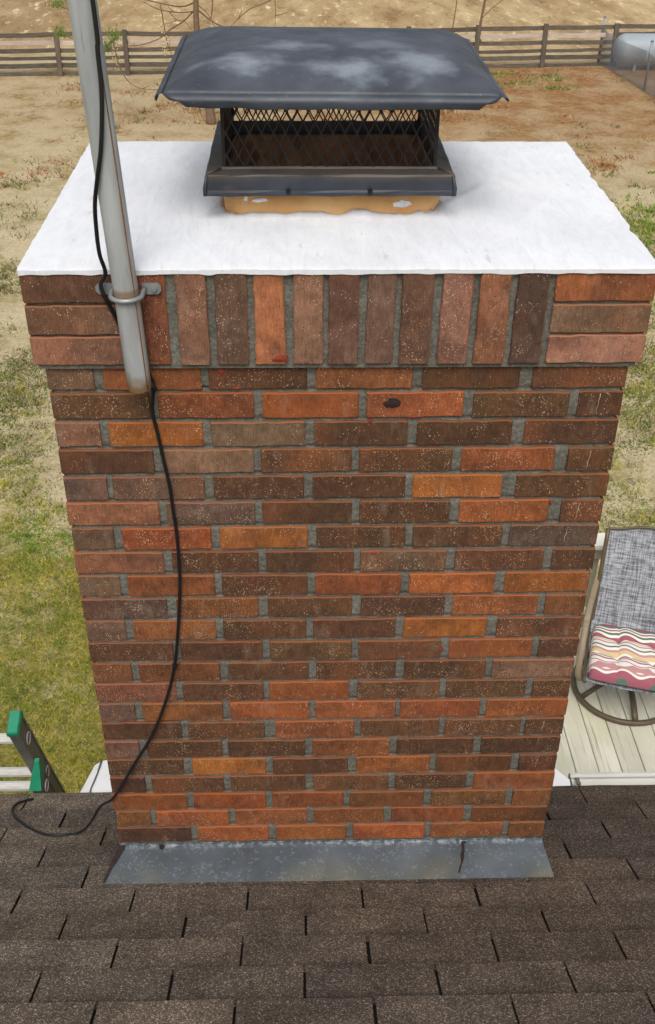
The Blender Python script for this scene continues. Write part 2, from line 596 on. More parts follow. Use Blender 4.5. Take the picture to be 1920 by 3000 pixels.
def deck_material():
    t = NT('worn_painted_deck')
    oi = t.n('ObjectInfo')
    v = t.pos((60, 2.2, 60))
    col = t.mix(t.ramp(t.noise(t.pos((9, 2.5, 9)), 1.0, 4), [(0.3, 0.0), (0.7, 1.0)]), S(192, 189, 172, 1.12), S(212, 208, 194, 1.12))
    wear = t.math('MULTIPLY', t.ramp(t.noise(v, 1.0, 5, 0.7), [(0.54, 0.0), (0.66, 1.0)]), t.ramp(t.noise(t.pos((5, 1.5, 5)), 1.0, 3), [(0.42, 0.0), (0.58, 1.0)]))
    col = t.mix(t.math('MULTIPLY', wear, 0.65), col, S(104, 100, 84, 1))
    algae = t.ramp(t.noise(t.pos((3, 2, 3)), 1.0, 3), [(0.5, 0.0), (0.75, 0.5)])
    col = t.mix(algae, col, S(184, 184, 134, 1))
    col = t.mix(1.0, col, oi.outputs['Color'], 'MULTIPLY')
    t.bump(t.noise(v, 1.0, 4), 0.3, 0.003)
    return t.out(col, 0.7, 0, 0.25)


M['deck'] = deck_material()
M['rail_paint'] = simple('painted_railing', S(226, 224, 210, 1.0), 0.55, 0, 0.3, 0.06, 10)
M['rail_grey'] = simple('weathered_railing_post', S(168, 164, 144, 1.0), 0.7, 0, 0.2, 0.1, 14, (20, 20, 2))
M['bronze'] = simple('bronze_chair_frame', S(92, 80, 62, 1.0), 0.45, 0.1, 0.4, 0.15, 30)
M['tan'] = simple('tan_chair_arm', S(140, 124, 102, 1.0), 0.5, 0, 0.35, 0.1, 20, (1, 1, 8))


def sling_material():
    t = NT('woven_sling')
    a = t.noise(t.pos((150, 9, 9), True), 1.0, 2)
    b = t.noise(t.pos((11, 150, 150), True), 1.0, 2)
    c = t.noise(t.pos((10, 14, 14), True), 1.0, 3)
    warp = t.ramp(a, [(0.40, 0.0), (0.58, 1.0)])
    weft = t.ramp(b, [(0.40, 0.0), (0.58, 1.0)])
    w = t.math('MULTIPLY', t.math('ADD', t.sep(warp)[0], t.sep(weft)[0]), 0.5)
    w = t.math('ADD', w, t.math('MULTIPLY', t.math('SUBTRACT', c, 0.5), 0.35))
    col = t.ramp(w, [(0.0, S(80, 82, 86, 1)), (0.5, S(132, 135, 140, 1)), (1.0, S(172, 175, 180, 1))])
    t.bump(w, 0.4, 0.002)
    return t.out(col, 0.7, 0, 0.25)


M['sling'] = sling_material()


def cushion_material():
    t = NT('striped_cushion_cloth')
    v = t.pos((1, 1, 1), True)
    p = t.sep(v)

    def wave(fr, ph, amp):
        return t.math('MULTIPLY', t.math('SINE', t.math('ADD', t.math('MULTIPLY', p[0], fr), ph)), amp)
    y = t.math('ADD', p[1], wave(34.0, 0.4, 0.017))
    f = t.math('FRACT', t.math('ADD', t.math('MULTIPLY', y, 2.25), 0.93))
    W, R_, G_, Y_, L_ = S(228, 222, 212, 1), S(158, 92, 104, 1), S(92, 116, 102, 1), S(204, 184, 138, 1), S(188, 138, 138, 1)
    st = [(0.0, G_), (0.045, R_), (0.140, W), (0.17, L_), (0.20, W), (0.31, R_), (0.325, W), (0.38, R_), (0.41, W), (0.43, R_), (0.45, W), (0.48, Y_), (0.535, L_), (0.57, W), (0.61, G_), (0.64, W), (0.69, L_), (0.715, W), (0.74, Y_), (0.765, W), (0.78, R_), (0.845, W), (0.88, G_), (0.915, W), (0.945, R_), (0.97, W)]
    c1 = t.ramp(f, st, 'CONSTANT')
    # lens-shaped motifs between opposed waves
    q = t.math('ADD', p[1], wave(34.0, 3.54, 0.017))
    f2 = t.math('FRACT', t.math('ADD', t.math('MULTIPLY', q, 2.25), 0.93))
    lens = t.math('MULTIPLY', t.math('GREATER_THAN', f2, 0.15), t.math('LESS_THAN', f2, 0.29))
    here = t.math('MULTIPLY', t.math('GREATER_THAN', f, 0.18), t.math('LESS_THAN', f, 0.30))
    col = t.mix(t.math('MULTIPLY', lens, here), c1, L_)
    t.bump(t.noise(t.pos((300, 300, 300), True), 1.0, 2), 0.2, 0.001)
    return t.out(col, 0.85, 0, 0.15)


M['cushion'] = cushion_material()


def ground_material():
    t = NT('dry_lawn')
    v = t.pos()
    p = t.sep(v)
    big = t.noise(v, 0.22, 4)
    mid = t.noise(v, 1.1, 5, 0.6)
    fine = t.noise(v, 7, 5, 0.65)
    sand = t.mix(t.ramp(mid, [(0.3, 0.0), (0.7, 1.0)]), S(178, 163, 130, 1.05), S(206, 193, 162, 1.05))
    dry = t.mix(t.ramp(fine, [(0.3, 0.0), (0.7, 1.0)]), S(150, 137, 102, 1.0), S(184, 169, 130, 1.0))
    col = t.mix(t.ramp(mid, [(0.40, 0.0), (0.60, 1.0)]), sand, dry)
    green = t.mix(t.ramp(fine, [(0.3, 0.0), (0.7, 1.0)]), S(92, 96, 42, 1.0), S(168, 150, 82, 1.0))
    # greener close to the house
    near = t.ramp(t.math('DIVIDE', p[1], 20.0), [(0.22, 1.0), (0.44, 0.0)])
    gm = t.math('ADD', t.math('MULTIPLY', near, 0.50), t.math('MULTIPLY', t.math('SUBTRACT', big, 0.5), 0.5))
    gm = t.ramp(t.math('ADD', gm, mid), [(0.60, 0.0), (0.80, 0.95)])
    col = t.mix(gm, col, green)
    # a belt of rusty fallen needles before the fence
    bx = t.ramp(t.math('DIVIDE', t.math('ADD', p[0], 12.0), 24.0), [(0.30, 0.35), (0.62, 1.0)])
    by = t.math('MULTIPLY', t.ramp(t.math('DIVIDE', p[1], 40.0), [(0.46, 0.0), (0.62, 1.0)]), t.ramp(t.math('DIVIDE', p[1], 40.0), [(0.76, 1.0), (0.80, 0.0)]))
    needles = t.mix(t.ramp(fine, [(0.3, 0.0), (0.7, 1.0)]), S(122, 86, 56, 1.0), S(166, 126, 84, 1.0))
    bm = t.math('MULTIPLY', t.math('MULTIPLY', bx, by), t.ramp(mid, [(0.25, 0.35), (0.6, 1.0)]))
    col = t.mix(bm, col, needles)
    # bare field past the fence
    far = t.ramp(t.math('DIVIDE', p[1], 60.0), [(0.525, 0.0), (0.555, 1.0)])
    st = t.noise(t.pos((0.9, 0.25, 1)), 1.0, 5, 0.65)
    field = t.mix(t.ramp(st, [(0.3, 0.0), (0.5, 0.5), (0.72, 1.0)]), S(142, 114, 78, 1.0), S(202, 180, 138, 1.0))
    dk = t.math('MULTIPLY', t.ramp(t.noise(v, 0.1, 3), [(0.45, 0.0), (0.6, 1.0)]), t.ramp(t.math('DIVIDE', t.math('ADD', p[0], 20.0), 30.0), [(0.2, 1.0), (0.5, 0.0)]))
    field = t.mix(t.math('MULTIPLY', dk, 0.75), field, S(118, 92, 66, 1.0))
    fl = t.noise(t.pos((3.2, 1.0, 1)), 1.0, 4, 0.7)
    field = t.mix(t.ramp(fl, [(0.58, 0.0), (0.68, 0.75)]), field, S(226, 208, 172, 1.1))
    field = t.mix(t.ramp(fl, [(0.32, 0.6), (0.44, 0.0)]), field, S(116, 92, 62, 1.0))
    col = t.mix(far, col, field)
    col = t.mix(1.0, col, t.ramp(t.noise(v, 22, 4, 0.7), [(0.28, 0.68), (0.72, 1.22)]), 'MULTIPLY')
    t.bump(t.math('ADD', fine, t.noise(v, 30, 4)), 0.6, 0.05)
    return t.out(col, 0.95, 0, 0.1)


M['ground'] = ground_material()


def blade_material():
    t = NT('grass_blades')
    a = t.n('Attribute', attribute_name='tint')
    return t.out(a.outputs['Color'], 0.8, 0, 0.15)


M['blade'] = blade_material()

# ------------------------------------------------------------------ ground
GZ = -4.4
gb = MB()
xs = [-1500, -60, -20, 20, 60, 1500]
ys = [-1500, -20, 20, 60, 1500]
for i in range(5):
    for j in range(4):
        gb.add([(xs[i], ys[j], GZ), (xs[i + 1], ys[j], GZ), (xs[i + 1], ys[j + 1], GZ), (xs[i], ys[j + 1], GZ)], [(0, 1, 2, 3)])
me = gb.mesh('lawn')
bm = bmesh.new(); bm.from_mesh(me); bmesh.ops.remove_doubles(bm, verts=bm.verts[:], dist=1e-4); bm.to_mesh(me); bm.free()
tag(link('ground', me, M['ground']), 'dry patchy lawn and bare field behind the house', None, None, 'structure')


# ------------------------------------------------------------------ house: roof of three-tab shingles, wall, gutter
SL = 0.5145
TH = math.atan(SL)
CT, ST = math.cos(TH), math.sin(TH)
EAVE = 0.430


def roof_z(y):
    return -0.084 - SL * y


house = thing('house', (0, -0.6, GZ), 'house roof of weathered grey-brown asphalt shingles sloping down to the eave around the chimney', 'house')
rb = MB()
x0, x1, y0 = -2.36, 2.44, -1.75


def roof_slab(b, xa, xb, ya, yb, top, th):
    P = []
    for y in (ya, yb):
        for x in (xa, xb):
            P.append((x, y, roof_z(y) + top))
    P += [(a, b_, c - th) for a, b_, c in P]
    b.add(P, [(0, 1, 3, 2), (4, 6, 7, 5), (0, 4, 5, 1), (1, 5, 7, 3), (3, 7, 6, 2), (2, 6, 4, 0)])


roof_slab(rb, x0, -0.5615, y0, EAVE - 0.012, -0.003, 0.022)
roof_slab(rb, 0.5615, x1, y0, EAVE - 0.012, -0.003, 0.022)
roof_slab(rb, -0.5615, 0.5615, y0, -0.004, -0.003, 0.022)
roof = rb.build('roof', M['felt'], house)

# tabs: x0 + w*(col + half)
TAB, EXP, TX0, TY0 = 0.2851, 0.125, -0.4993, -0.1355


def shingle_mesh(k):
    """one tab, 1 wide: butt edge at v=0, running up the slope; slightly waved butt"""
    b = MB()
    W_ = TAB - 0.0062
    n = 5
    L = EXP + 0.011
    top, bot = [], []
    rr = random.Random(40 + k)
    for i in range(n):
        x = (i / (n - 1) - 0.5) * W_
        j = rr.uniform(-0.0022, 0.0022)
        lift = rr.uniform(0.0, 0.0018)
        for (v, h) in ((j, 0.0075 + lift), (L, 0.0022)):
            # v goes up the slope (towards -y), h is off the slope
            yy = -v * CT + h * ST
            zz = v * ST + h * CT
            top.append((x, yy, zz))
            bot.append((x, yy - 0.0045 * ST, zz - 0.0045 * CT))
    V = top + bot
    o = len(top)
    F = []
    for i in range(n - 1):
        a = 2 * i
        F.append((a, a + 1, a + 3, a + 2)[::-1])
        F.append((o + a, o + a + 1, o + a + 3, o + a + 2))
        F.append((a, a + 2, o + a + 2, o + a))
        F.append((a + 1, o + a + 1, o + a + 3, a + 3))
    F.append((0, o, o + 1, 1))
    e = 2 * (n - 1)
    F.append((e, e + 1, o + e + 1, o + e))
    b.add(V, F)
    return b.mesh('shingle_tab')


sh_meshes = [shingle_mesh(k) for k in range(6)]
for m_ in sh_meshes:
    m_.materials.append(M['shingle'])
hx, hy, hz = house.location
for row in range(-5, 12):
    half = 0.5 if row % 2 else 0.0
    yb = TY0 - row * EXP * CT
    if row == -5:
        yb = EAVE
    rowtone = (1.06, 0.94, 1.0, 0.9, 1.08)[row % 5]
    for c in range(-7, 10):
        cx = TX0 + TAB * (c + half + 0.5) - 0.0064 * (row * EXP)
        # no shingle inside the chimney
        if yb > 0.06 and abs(cx) < 0.43:
            continue
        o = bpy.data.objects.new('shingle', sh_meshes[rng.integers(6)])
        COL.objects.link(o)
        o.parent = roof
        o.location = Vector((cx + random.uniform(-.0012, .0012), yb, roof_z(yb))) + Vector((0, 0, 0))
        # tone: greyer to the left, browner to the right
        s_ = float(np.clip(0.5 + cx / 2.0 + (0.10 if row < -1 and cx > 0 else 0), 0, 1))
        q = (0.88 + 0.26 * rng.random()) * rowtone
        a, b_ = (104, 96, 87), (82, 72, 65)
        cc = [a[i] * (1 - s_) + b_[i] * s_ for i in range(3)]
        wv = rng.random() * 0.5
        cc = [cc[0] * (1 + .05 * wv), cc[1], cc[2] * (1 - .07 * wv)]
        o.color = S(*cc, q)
# the parent's world offset
for o in roof.children:
    o.location -= Vector((0, 0, 0))

wb = MB()
for k in range(36):
    z = GZ + 0.11 * k
    zt = z + 0.115
    wb.add([(-2.3, 0.190, z), (2.38, 0.190, z), (2.38, 0.204, z), (-2.3, 0.204, z), (-2.3, 0.190, zt), (2.38, 0.190, zt), (2.38, 0.194, zt), (-2.3, 0.194, zt)],
           [(0, 1, 2, 3)[::-1], (4, 5, 6, 7), (0, 1, 5, 4), (1, 2, 6, 5), (2, 3, 7, 6), (3, 0, 4, 7)])
wb.box((-2.3, -1.7, GZ), (2.38, 0.189, GZ + 3.9))
wb.build('wall', M['siding'], house)
fb = MB()
fb.box((-2.34, 0.378, roof_z(0.40) - 0.165), (-0.565, 0.398, roof_z(0.40) - 0.022))
fb.box((0.565, 0.378, roof_z(0.40) - 0.165), (2.42, 0.398, roof_z(0.40) - 0.022))
fb.box((-2.34, 0.206, roof_z(0.40) - 0.16), (-0.565, 0.377, roof_z(0.40) - 0.148))
fb.box((0.565, 0.206, roof_z(0.40) - 0.16), (2.42, 0.377, roof_z(0.40) - 0.148))
fb.build('fascia', M['gutter'], house)
# gutter on the right-hand eave
gt = MB()
prof = [(0.4005, -0.322), (0.4005, -0.425), (0.455, -0.432), (0.476, -0.418), (0.488, -0.380), (0.508, -0.352), (0.510, -0.322), (0.500, -0.318), (0.4965, -0.330)]
inner = [(y + (0.0016 if y < 0.45 else -0.0016), z + 0.0016) for y, z in prof]
V, F = [], []
for x in (0.782, 2.42):
    V += [(x, y, z) for y, z in prof] + [(x, y, z) for y, z in inner]
n_ = len(prof)
for i in range(n_ - 1):
    F.append((i, i + 1, 2 * n_ + i + 1, 2 * n_ + i))
    F.append((n_ + i, 3 * n_ + i, 3 * n_ + i + 1, n_ + i + 1))
gt.add(V, F)
gt.add([(0.780, y, z) for y, z in prof[:7]] + [(0.7815, y, z) for y, z in prof[:7]], [tuple(range(7)), tuple(range(13, 6, -1))])
gutter = gt.build('gutter', M['gutter'], house)
ss = MB()
ss.box((0.80, 0.402, -0.336), (0.812, 0.498, -0.332))
ss.cyl((0.806, 0.47, -0.334), (0.806, 0.47, -0.326), 0.006, 8)
ss.build('gutter_hanger', M['alu_dark'], gutter)

# ------------------------------------------------------------------ chimney
chim = thing('chimney', (0, 0.39, GZ), 'brown and orange brick chimney with a white coated crown rising through the roof', 'chimney')
HB, HC, DEP, PR = 1.397, 0.185, 0.788, 0.0167
CRS = HB / 22
core = MB()
core.box((-0.5500, 0.016, GZ), (0.5500, DEP - 0.0075, 1.39))
HOLES = ((-0.3600, 0.4209, .0030, .010), (-0.3715, 0.4067, .002, .006), (-0.2705, 0.3712, .003, .004), (-0.2583, 1.3415, .008, .002))
def mortar_face(u, v):
    x, z = -0.5500 + 1.1000 * u, -0.10 + 1.489 * v
    f = abs(((HB - z) / CRS) % 1.0 - 0.5) * 2          # 0 mid brick .. 1 at the bed joint
    y = 0.0042 + 0.0045 * max(0, (f - 0.72) / 0.28)
    y += 0.0034 * (float(fbm(x * 30 + 4, z * 30 + 9, 3)) - 0.5) + 0.0016 * (float(vnoise(x * 150, z * 150)) - 0.5)
    for hx_, hz_, rx_, rz_ in HOLES:
        if abs(x - hx_) < rx_ and abs(z - hz_) < rz_: y += 0.010
    return (x, y, z)
core.grid(mortar_face, 300, 400)
core.box((-0.5655, -0.0085, 1.3885), (0.5655, DEP + 0.0085, HB + HC))
core.build('mortar', M['mortar'], chim)

PAL = {'D': (100, 66, 46), 'B': (118, 72, 44), 'K': (88, 58, 44), 'G': (112, 82, 66), 'V': (104, 80, 68), 'M': (128, 90, 70),
       'T': (130, 92, 72), 'P': (142, 88, 68), 'R': (146, 79, 48), 'C': (157, 82, 46), 'A': (136, 79, 48), 'O': (158, 86, 46), 'Y': (156, 90, 44)}
ROWS = """-0.5603 -0.4691 G,-0.4514 -0.2642 R,-0.2503 -0.0614 D,-0.0450 0.1417 A,0.1606 0.3491 D,0.3739 0.5660 D
-0.5584 -0.3669 D,-0.3512 -0.1653 R,-0.1487 0.0391 O,0.0549 0.2453 R,0.2637 0.4527 D,0.4703 0.5648 D
-0.5564 -0.4696 T,-0.4528 -0.2675 Y,-0.2515 -0.0652 G,-0.0483 0.1382 D,0.1568 0.3469 D,0.3716 0.5635 D
-0.5572 -0.3701 D,-0.3531 -0.1693 M,-0.1556 0.0283 D,0.0429 0.2320 D,0.2502 0.4404 R,0.4665 0.5598 D
-0.5569 -0.4697 V,-0.4593 -0.2713 V,-0.2539 -0.0684 D,-0.0509 0.1400 D,0.1549 0.3398 Y,0.3680 0.5583 D
-0.5582 -0.3693 P,-0.3543 -0.1707 V,-0.1556 0.0308 D,0.0468 0.2360 D,0.2557 0.4432 O,0.4693 0.5576 K
-0.5592 -0.4700 G,-0.4522 -0.2651 C,-0.2472 -0.0609 Y,-0.0429 0.1462 D,0.1616 0.3525 D,0.3680 0.5582 V
-0.5546 -0.3705 P,-0.3524 -0.1673 D,-0.1508 0.0380 D,0.0517 0.2369 G,0.2563 0.4489 D,0.4666 0.5587 D
-0.5579 -0.4696 G,-0.4539 -0.2646 R,-0.2489 -0.0623 D,-0.0455 0.1421 R,0.1608 0.3484 O,0.3701 0.5587 Y
-0.5583 -0.3731 V,-0.3525 -0.1710 A,-0.1503 0.0369 D,0.0558 0.2430 K,0.2602 0.4513 R,0.4675 0.5567 B
-0.5548 -0.4694 G,-0.4542 -0.2685 A,-0.2523 -0.0656 D,-0.0502 0.1364 D,0.1538 0.3425 Y,0.3657 0.5603 D
-0.5602 -0.3685 D,-0.3520 -0.1660 D,-0.1485 0.0385 D,0.0541 0.2421 D,0.2617 0.4536 R,0.4685 0.5525 K
-0.5594 -0.4694 D,-0.4528 -0.2654 A,-0.2467 -0.0602 D,-0.0424 0.1421 D,0.1610 0.3514 D,0.3664 0.5569 M
-0.5616 -0.3710 P,-0.3561 -0.1665 D,-0.1535 0.0340 C,0.0541 0.2488 D,0.2639 0.4535 D,0.4688 0.5553 D
-0.5575 -0.4731 V,-0.4560 -0.2653 A,-0.2481 -0.0585 C,-0.0453 0.1474 R,0.1576 0.3493 R,0.3647 0.5584 C
-0.5586 -0.3678 D,-0.3514 -0.1678 D,-0.1411 0.0498 R,0.0653 0.2561 D,0.2696 0.4541 D,0.4656 0.5534 D
-0.5582 -0.4746 G,-0.4570 -0.2735 D,-0.2579 -0.0703 D,-0.0515 0.1371 A,0.1550 0.3446 D,0.3636 0.5521 K
-0.5590 -0.3713 D,-0.3503 -0.1679 Y,-0.1500 0.0365 D,0.0567 0.2410 O,0.2559 0.4444 B,0.4637 0.5540 K
-0.5574 -0.4714 K,-0.4555 -0.2744 D,-0.2573 -0.0698 D,-0.0505 0.1401 D,0.1563 0.3371 D,0.3566 0.5525 R
-0.5547 -0.3715 C,-0.3542 -0.1712 C,-0.1549 0.0279 R,0.0432 0.2325 B,0.2523 0.4437 B,0.4613 0.5552 B
-0.5584 -0.4689 B,-0.4547 -0.2685 C,-0.2521 -0.0660 R,-0.0484 0.1331 A,0.1520 0.3400 R,0.3612 0.5547 B
-0.5550 -0.3691 K,-0.3514 -0.1667 O,-0.1478 0.0356 O,0.0547 0.2424 C,0.2582 0.4492 A,0.4639 0.5547 B""".split('\n')


def brick_mesh(k, h, dep, bev=0.0018):
    rr = random.Random(100 + k)
    st = [-0.5, -0.488, -0.42, -0.3, -0.18, -0.05, 0.08, 0.2, 0.33, 0.43, 0.488, 0.5]
    V, F, mi = [], [], []
    J = lambda s_: rr.uniform(-s_, s_) * (1.6 if rr.random() < .25 else 1.0)
    for i, x in enumerate(st):
        e = i in (0, len(st) - 1)
        ii = bev if e else 0.0
        a, b_ = J(.0011), J(.0011)
        V += [(x, dep, -h / 2 + ii), (x, 0.0022 + ii, -h / 2 + a + ii), (x, ii + J(.0005), -h / 2 + 0.0020 + a + ii), (x, ii + J(.0005), h / 2 - 0.0020 + b_ - ii),
              (x, 0.0022 + ii, h / 2 + b_ - ii), (x, dep, h / 2 - ii)]
    for i in range(len(st) - 1):
        p, q = 6 * i, 6 * i + 6
        for k_ in range(5):
            F.append((p + k_, q + k_, q + k_ + 1, p + k_ + 1))
            mi.append(1 if k_ in (3, 4) else 0)
        F.append((p + 5, q + 5, q, p)); mi.append(0)
    F.append((0, 1, 2, 3, 4, 5)); mi.append(0)
    b0 = 6 * (len(st) - 1)
    F.append(tuple(b0 + j for j in (5, 4, 3, 2, 1, 0))); mi.append(0)
    me = bpy.data.meshes.new('brick')
    me.from_pydata(V, [], F)
    me.polygons.foreach_set('material_index', mi)
    me.materials.append(M['brick'])
    me.materials.append(M['brick_raw'])
    me.update()
    return me


BR = [brick_mesh(k, 0.0552, 0.09) for k in range(8)]
cl = chim.location
tone = random.Random(11)


def put_brick(me, x, y, z, w, dy=1.0, code='D', parent=chim, rot=None, sh=1.0):
    o = bpy.data.objects.new('brick', me)
    COL.objects.link(o)
    o.parent = parent
    o.location = Vector((x, y, z)) - cl
    o.scale = (w, dy, sh)
    if rot: o.rotation_euler = rot
    c = PAL[code] if isinstance(code, str) else code
    q = tone.uniform(0.90, 1.10)
    c = [min(255, v * q * f_ * tone.uniform(0.97, 1.03)) for v, f_ in zip(c, (0.965, 1.02, 1.0))]
    o.color = S(*c, KB)
    return o


left_d, right_d = [], []
for k, row in enumerate(ROWS):
    z = HB - CRS * (k + 0.5)
    items = row.split(',')
    for i, it in enumerate(items):
        a, b_, code = it.split()
        a, b_ = float(a), float(b_)
        if i == 0: a = -0.5585 + tone.uniform(-.0022, .0015)
        if i == len(items) - 1: b_ = 0.5585 + tone.uniform(-.0015, .0022)
        w = b_ - a
        end = i in (0, len(items) - 1)
        dy = (2.10 if w < 0.14 else 1.0) if end else 1.0
        put_brick(BR[tone.randrange(8)], (a + b_) / 2, tone.uniform(-.0010, .0010), z + tone.uniform(-.0006, .0006), w, dy, code,
                  rot=(0, tone.uniform(-.004, .004), 0))
        if i == 0: left_d.append(0.09 * dy + 0.010)
        if i == len(items) - 1: right_d.append(0.09 * dy + 0.010)
# the courses of the flanks and the back, and those below the roof: plain bricks joined in one piece
sb = MB()
def flank(z, ystart, s_):
    y = ystart
    while y < DEP - 0.02:
        L = min(0.187, DEP - y)
        if L > 0.03:
            xa, xb = sorted((s_ * 0.5585, s_ * 0.47))
            sb.box((xa, y, z - 0.0276), (xb, y + L, z + 0.0276), 0, 0.0008)
        y += 0.197
k = 0
while HB - CRS * (k + 0.5) > GZ + 0.02:
    z = HB - CRS * (k + 0.5)
    if k < 22:
        flank(z, left_d[k], -1); flank(z, right_d[k], 1)
    else:
        flank(z, 0.1 if k % 2 else 0.0, -1); flank(z, 0.1 if k % 2 else 0.0, 1)
    x = -0.465 + (0.1 if k % 2 else 0)
    while x < 0.465:
        L = min(0.187, 0.468 - x)
        if L > 0.03: sb.box((x, DEP - 0.09, z - 0.0276), (x + L, DEP, z + 0.0276), 0, 0.0008)
        x += 0.197
    k += 1
sbo = sb.build('brick_courses', M['brick'], chim)
sbo['kind'] = 'stuff'
sbo.color = S(118, 74, 50, KB)

# corbelled band: three stretchers at each corner, soldiers between
SOL = [(-0.385, -0.317, (128, 72, 54)), (-0.2985, -0.2435, (146, 98, 84)), (-0.2285, -0.171, (108, 78, 66)), (-0.1575, -0.102, (174, 100, 72)),
       (-0.086, -0.0315, (150, 100, 86)), (-0.021, 0.0335, (120, 84, 70)), (0.0485, 0.1005, (114, 84, 72)), (0.112, 0.169, (110, 74, 60)),
       (0.185, 0.2405, (146, 98, 80)), (0.2535, 0.310, (156, 98, 72)), (0.322, 0.3795, (100, 72, 60))]
SB = [brick_mesh(30 + k, 0.0555, 0.09) for k in range(6)]
for i, (a, b_, c) in enumerate(SOL):
    o = put_brick(SB[i % 6], (a + b_) / 2, -PR + tone.uniform(-.0014, .0014), HB + HC / 2 + 0.0005 + tone.uniform(-.0008, .0008), 0.1835, 1.0, c,
                  rot=(0, rad(90) + tone.uniform(-.006, .006), 0), sh=(b_ - a) / 0.0555)
for s_, xs_, cols in ((-1, (-0.5752, -0.4015), ((104, 68, 52), (118, 84, 68), (148, 98, 80))), (1, (0.3915, 0.5752), ((168, 96, 62), (150, 110, 90), (150, 100, 82)))):
    for i, zc in enumerate((1.5525, 1.4895, 1.4275)):
        put_brick(BR[tone.randrange(8)], (xs_[0] + xs_[1]) / 2 + tone.uniform(-.001, .001), -PR + tone.uniform(-.001, .001), zc, xs_[1] - xs_[0], 1.0, cols[i], sh=1.03)
# corbel flanks and back
cb = MB()
y = 0.085
i = 0
while y < DEP - 0.06:
    for s_ in (-1, 1):
        xa, xb = sorted((s_ * 0.5752, s_ * 0.49))
        cb.box((xa, y, HB + 0.002), (xb, y + 0.056, HB + HC - 0.001), 0, 0.0008)
    y += 0.0685
x = -0.575
while x < 0.56:
    cb.box((x, DEP - 0.07, HB + 0.002), (x + 0.056, DEP + PR, HB + HC - 0.001), 0, 0.0008)
    x += 0.0685
cbo = cb.build('corbel_bricks', M['brick'], chim)
cbo['kind'] = 'stuff'
cbo.color = S(136, 90, 66, KB)

# a sooty smear on one brick of the second course
def blob(cx, cz, rx, rz, n=14, y=-0.0022, seed=1):
    rr = random.Random(seed)
    P = [(cx, y - 0.0012, cz)]
    for i in range(n):
        a = 2 * math.pi * i / n
        q = rr.uniform(0.65, 1.15)
        P.append((cx + rx * q * math.cos(a), y, cz + rz * q * math.sin(a)))
    P2 = [(a, 0.004, c) for a, b_, c in P[1:]]
    F = [(0, 1 + i, 1 + (i + 1) % n)[::-1] for i in range(n)] + [(1 + i, 1 + n + i, 1 + n + (i + 1) % n, 1 + (i + 1) % n)[::-1] for i in range(n)]
    return P + P2, F
M['tar'] = simple('tar', S(44, 32, 28, 1), 0.7, 0, 0.3, 0.35, 120, bump=0.5)
M['redchip'] = simple('raw_red_clay_chip', S(138, 60, 44, 0.85), 0.85, 0, 0.2, 0.2, 120)
M['lime'] = simple('white_lime_streak', S(186, 168, 150, 0.9), 0.85, 0, 0.2, 0.2, 120)
t_ = MB(); t_.add(*blob(0.105, 1.3065, 0.017, 0.011, 16, seed=5)); t_.build('tar_smear', M['tar'], chim)
def xz(px, pz): return px, pz
for i, (cx, cz, rx, rz) in enumerate(((-0.226, 1.378, .0055, .007), (-0.197, 1.3415, .007, .003), (0.062, 1.268, .004, .004), (0.148, 1.2765, .017, .0022), (0.446, 1.071, .004, .003), (0.080, 0.943, .008, .004), (0.2435, 0.667, .0045, .007), (-0.112, 1.412, .016, .006))):
    b_ = MB(); b_.add(*blob(cx, cz, rx, rz, 9, y=-0.0020 if cz < 1.4 else -PR - 0.002, seed=20 + i)); b_.build('clay_chip', M['redchip'], chim)
# white lime dribbles on the right-hand bricks
for i, (cx, cz, L) in enumerate(((0.512, 1.303, .046), (0.512, 1.175, .042), (0.507, 1.048, .040), (0.49, 0.986, .034), (0.51, 0.414, .032), (0.51, 0.286, .030))):
    rr = random.Random(60 + i)
    pts = []
    for j in range(7):
        f = j / 6
        pts.append((cx + rr.uniform(-.0018, .0018) - .004 * f, -0.0008, cz + L * (0.5 - f)))
    b_ = MB(); b_.tube(pts, [0.0003 + 0.0007 * rr.random() for _ in pts], 5, 0, True); b_.build('lime_streak', M['lime'], chim)

# crown: white coating, sloping up to the flue
FX, FY = -0.0085, 0.398
FHX, FHY = 0.2155, 0.160


def rr_dist(x, y, hx_, hy_, r):
    qx, qy = abs(x) - hx_ + r, abs(y) - hy_ + r
    return math.hypot(max(qx, 0), max(qy, 0)) + min(max(qx, qy), 0) - r


CX0, CX1, CY0, CY1 = -0.5775, 0.5785, -PR - 0.0035, DEP + PR + 0.003
NU, NV = 150, 110


def crown_z(x, y):
    d = rr_dist(x - FX, y - FY, FHX, FHY, 0.045)
    e = min(x - CX0, CX1 - x, y - CY0, CY1 - y)
    z = HB + HC + 0.007 + 0.011 * min(max(e, 0) / 0.34, 1)
    if d > 0:
        z += 0.006 * math.exp(-(d / 0.018) ** 1.3)
        z += 0.004 * math.exp(-d / 0.09)
    n = float(fbm(x * 26 + 3, y * 9 + 7, 4)) - 0.5
    n2 = float(fbm(x * 60 + 13 + 4 * y, y * 60 + 27, 3)) - 0.5
    z += 0.0020 * n + 0.0008 * n2 + 0.012 * math.exp(-abs(d) / 0.03) * (float(fbm(x * 22 + 40, y * 22 + 9, 3)) - 0.5)
    # trowel ridges dragged away from the liner
    rg = float(fbm(x * 34 + 2.5 * math.sin(y * 9), y * 3.2 + 61, 3))
    z += 0.0045 * max(0.0, rg - 0.56) / 0.2 * math.exp(-max(d, 0) / 0.14)
    if d < 0.004: z += 0.012 * (float(vnoise(x * 30 + 2, y * 11 + 4)) - 0.45)
    z -= 0.0012 * math.exp(-e / 0.004)
    return z


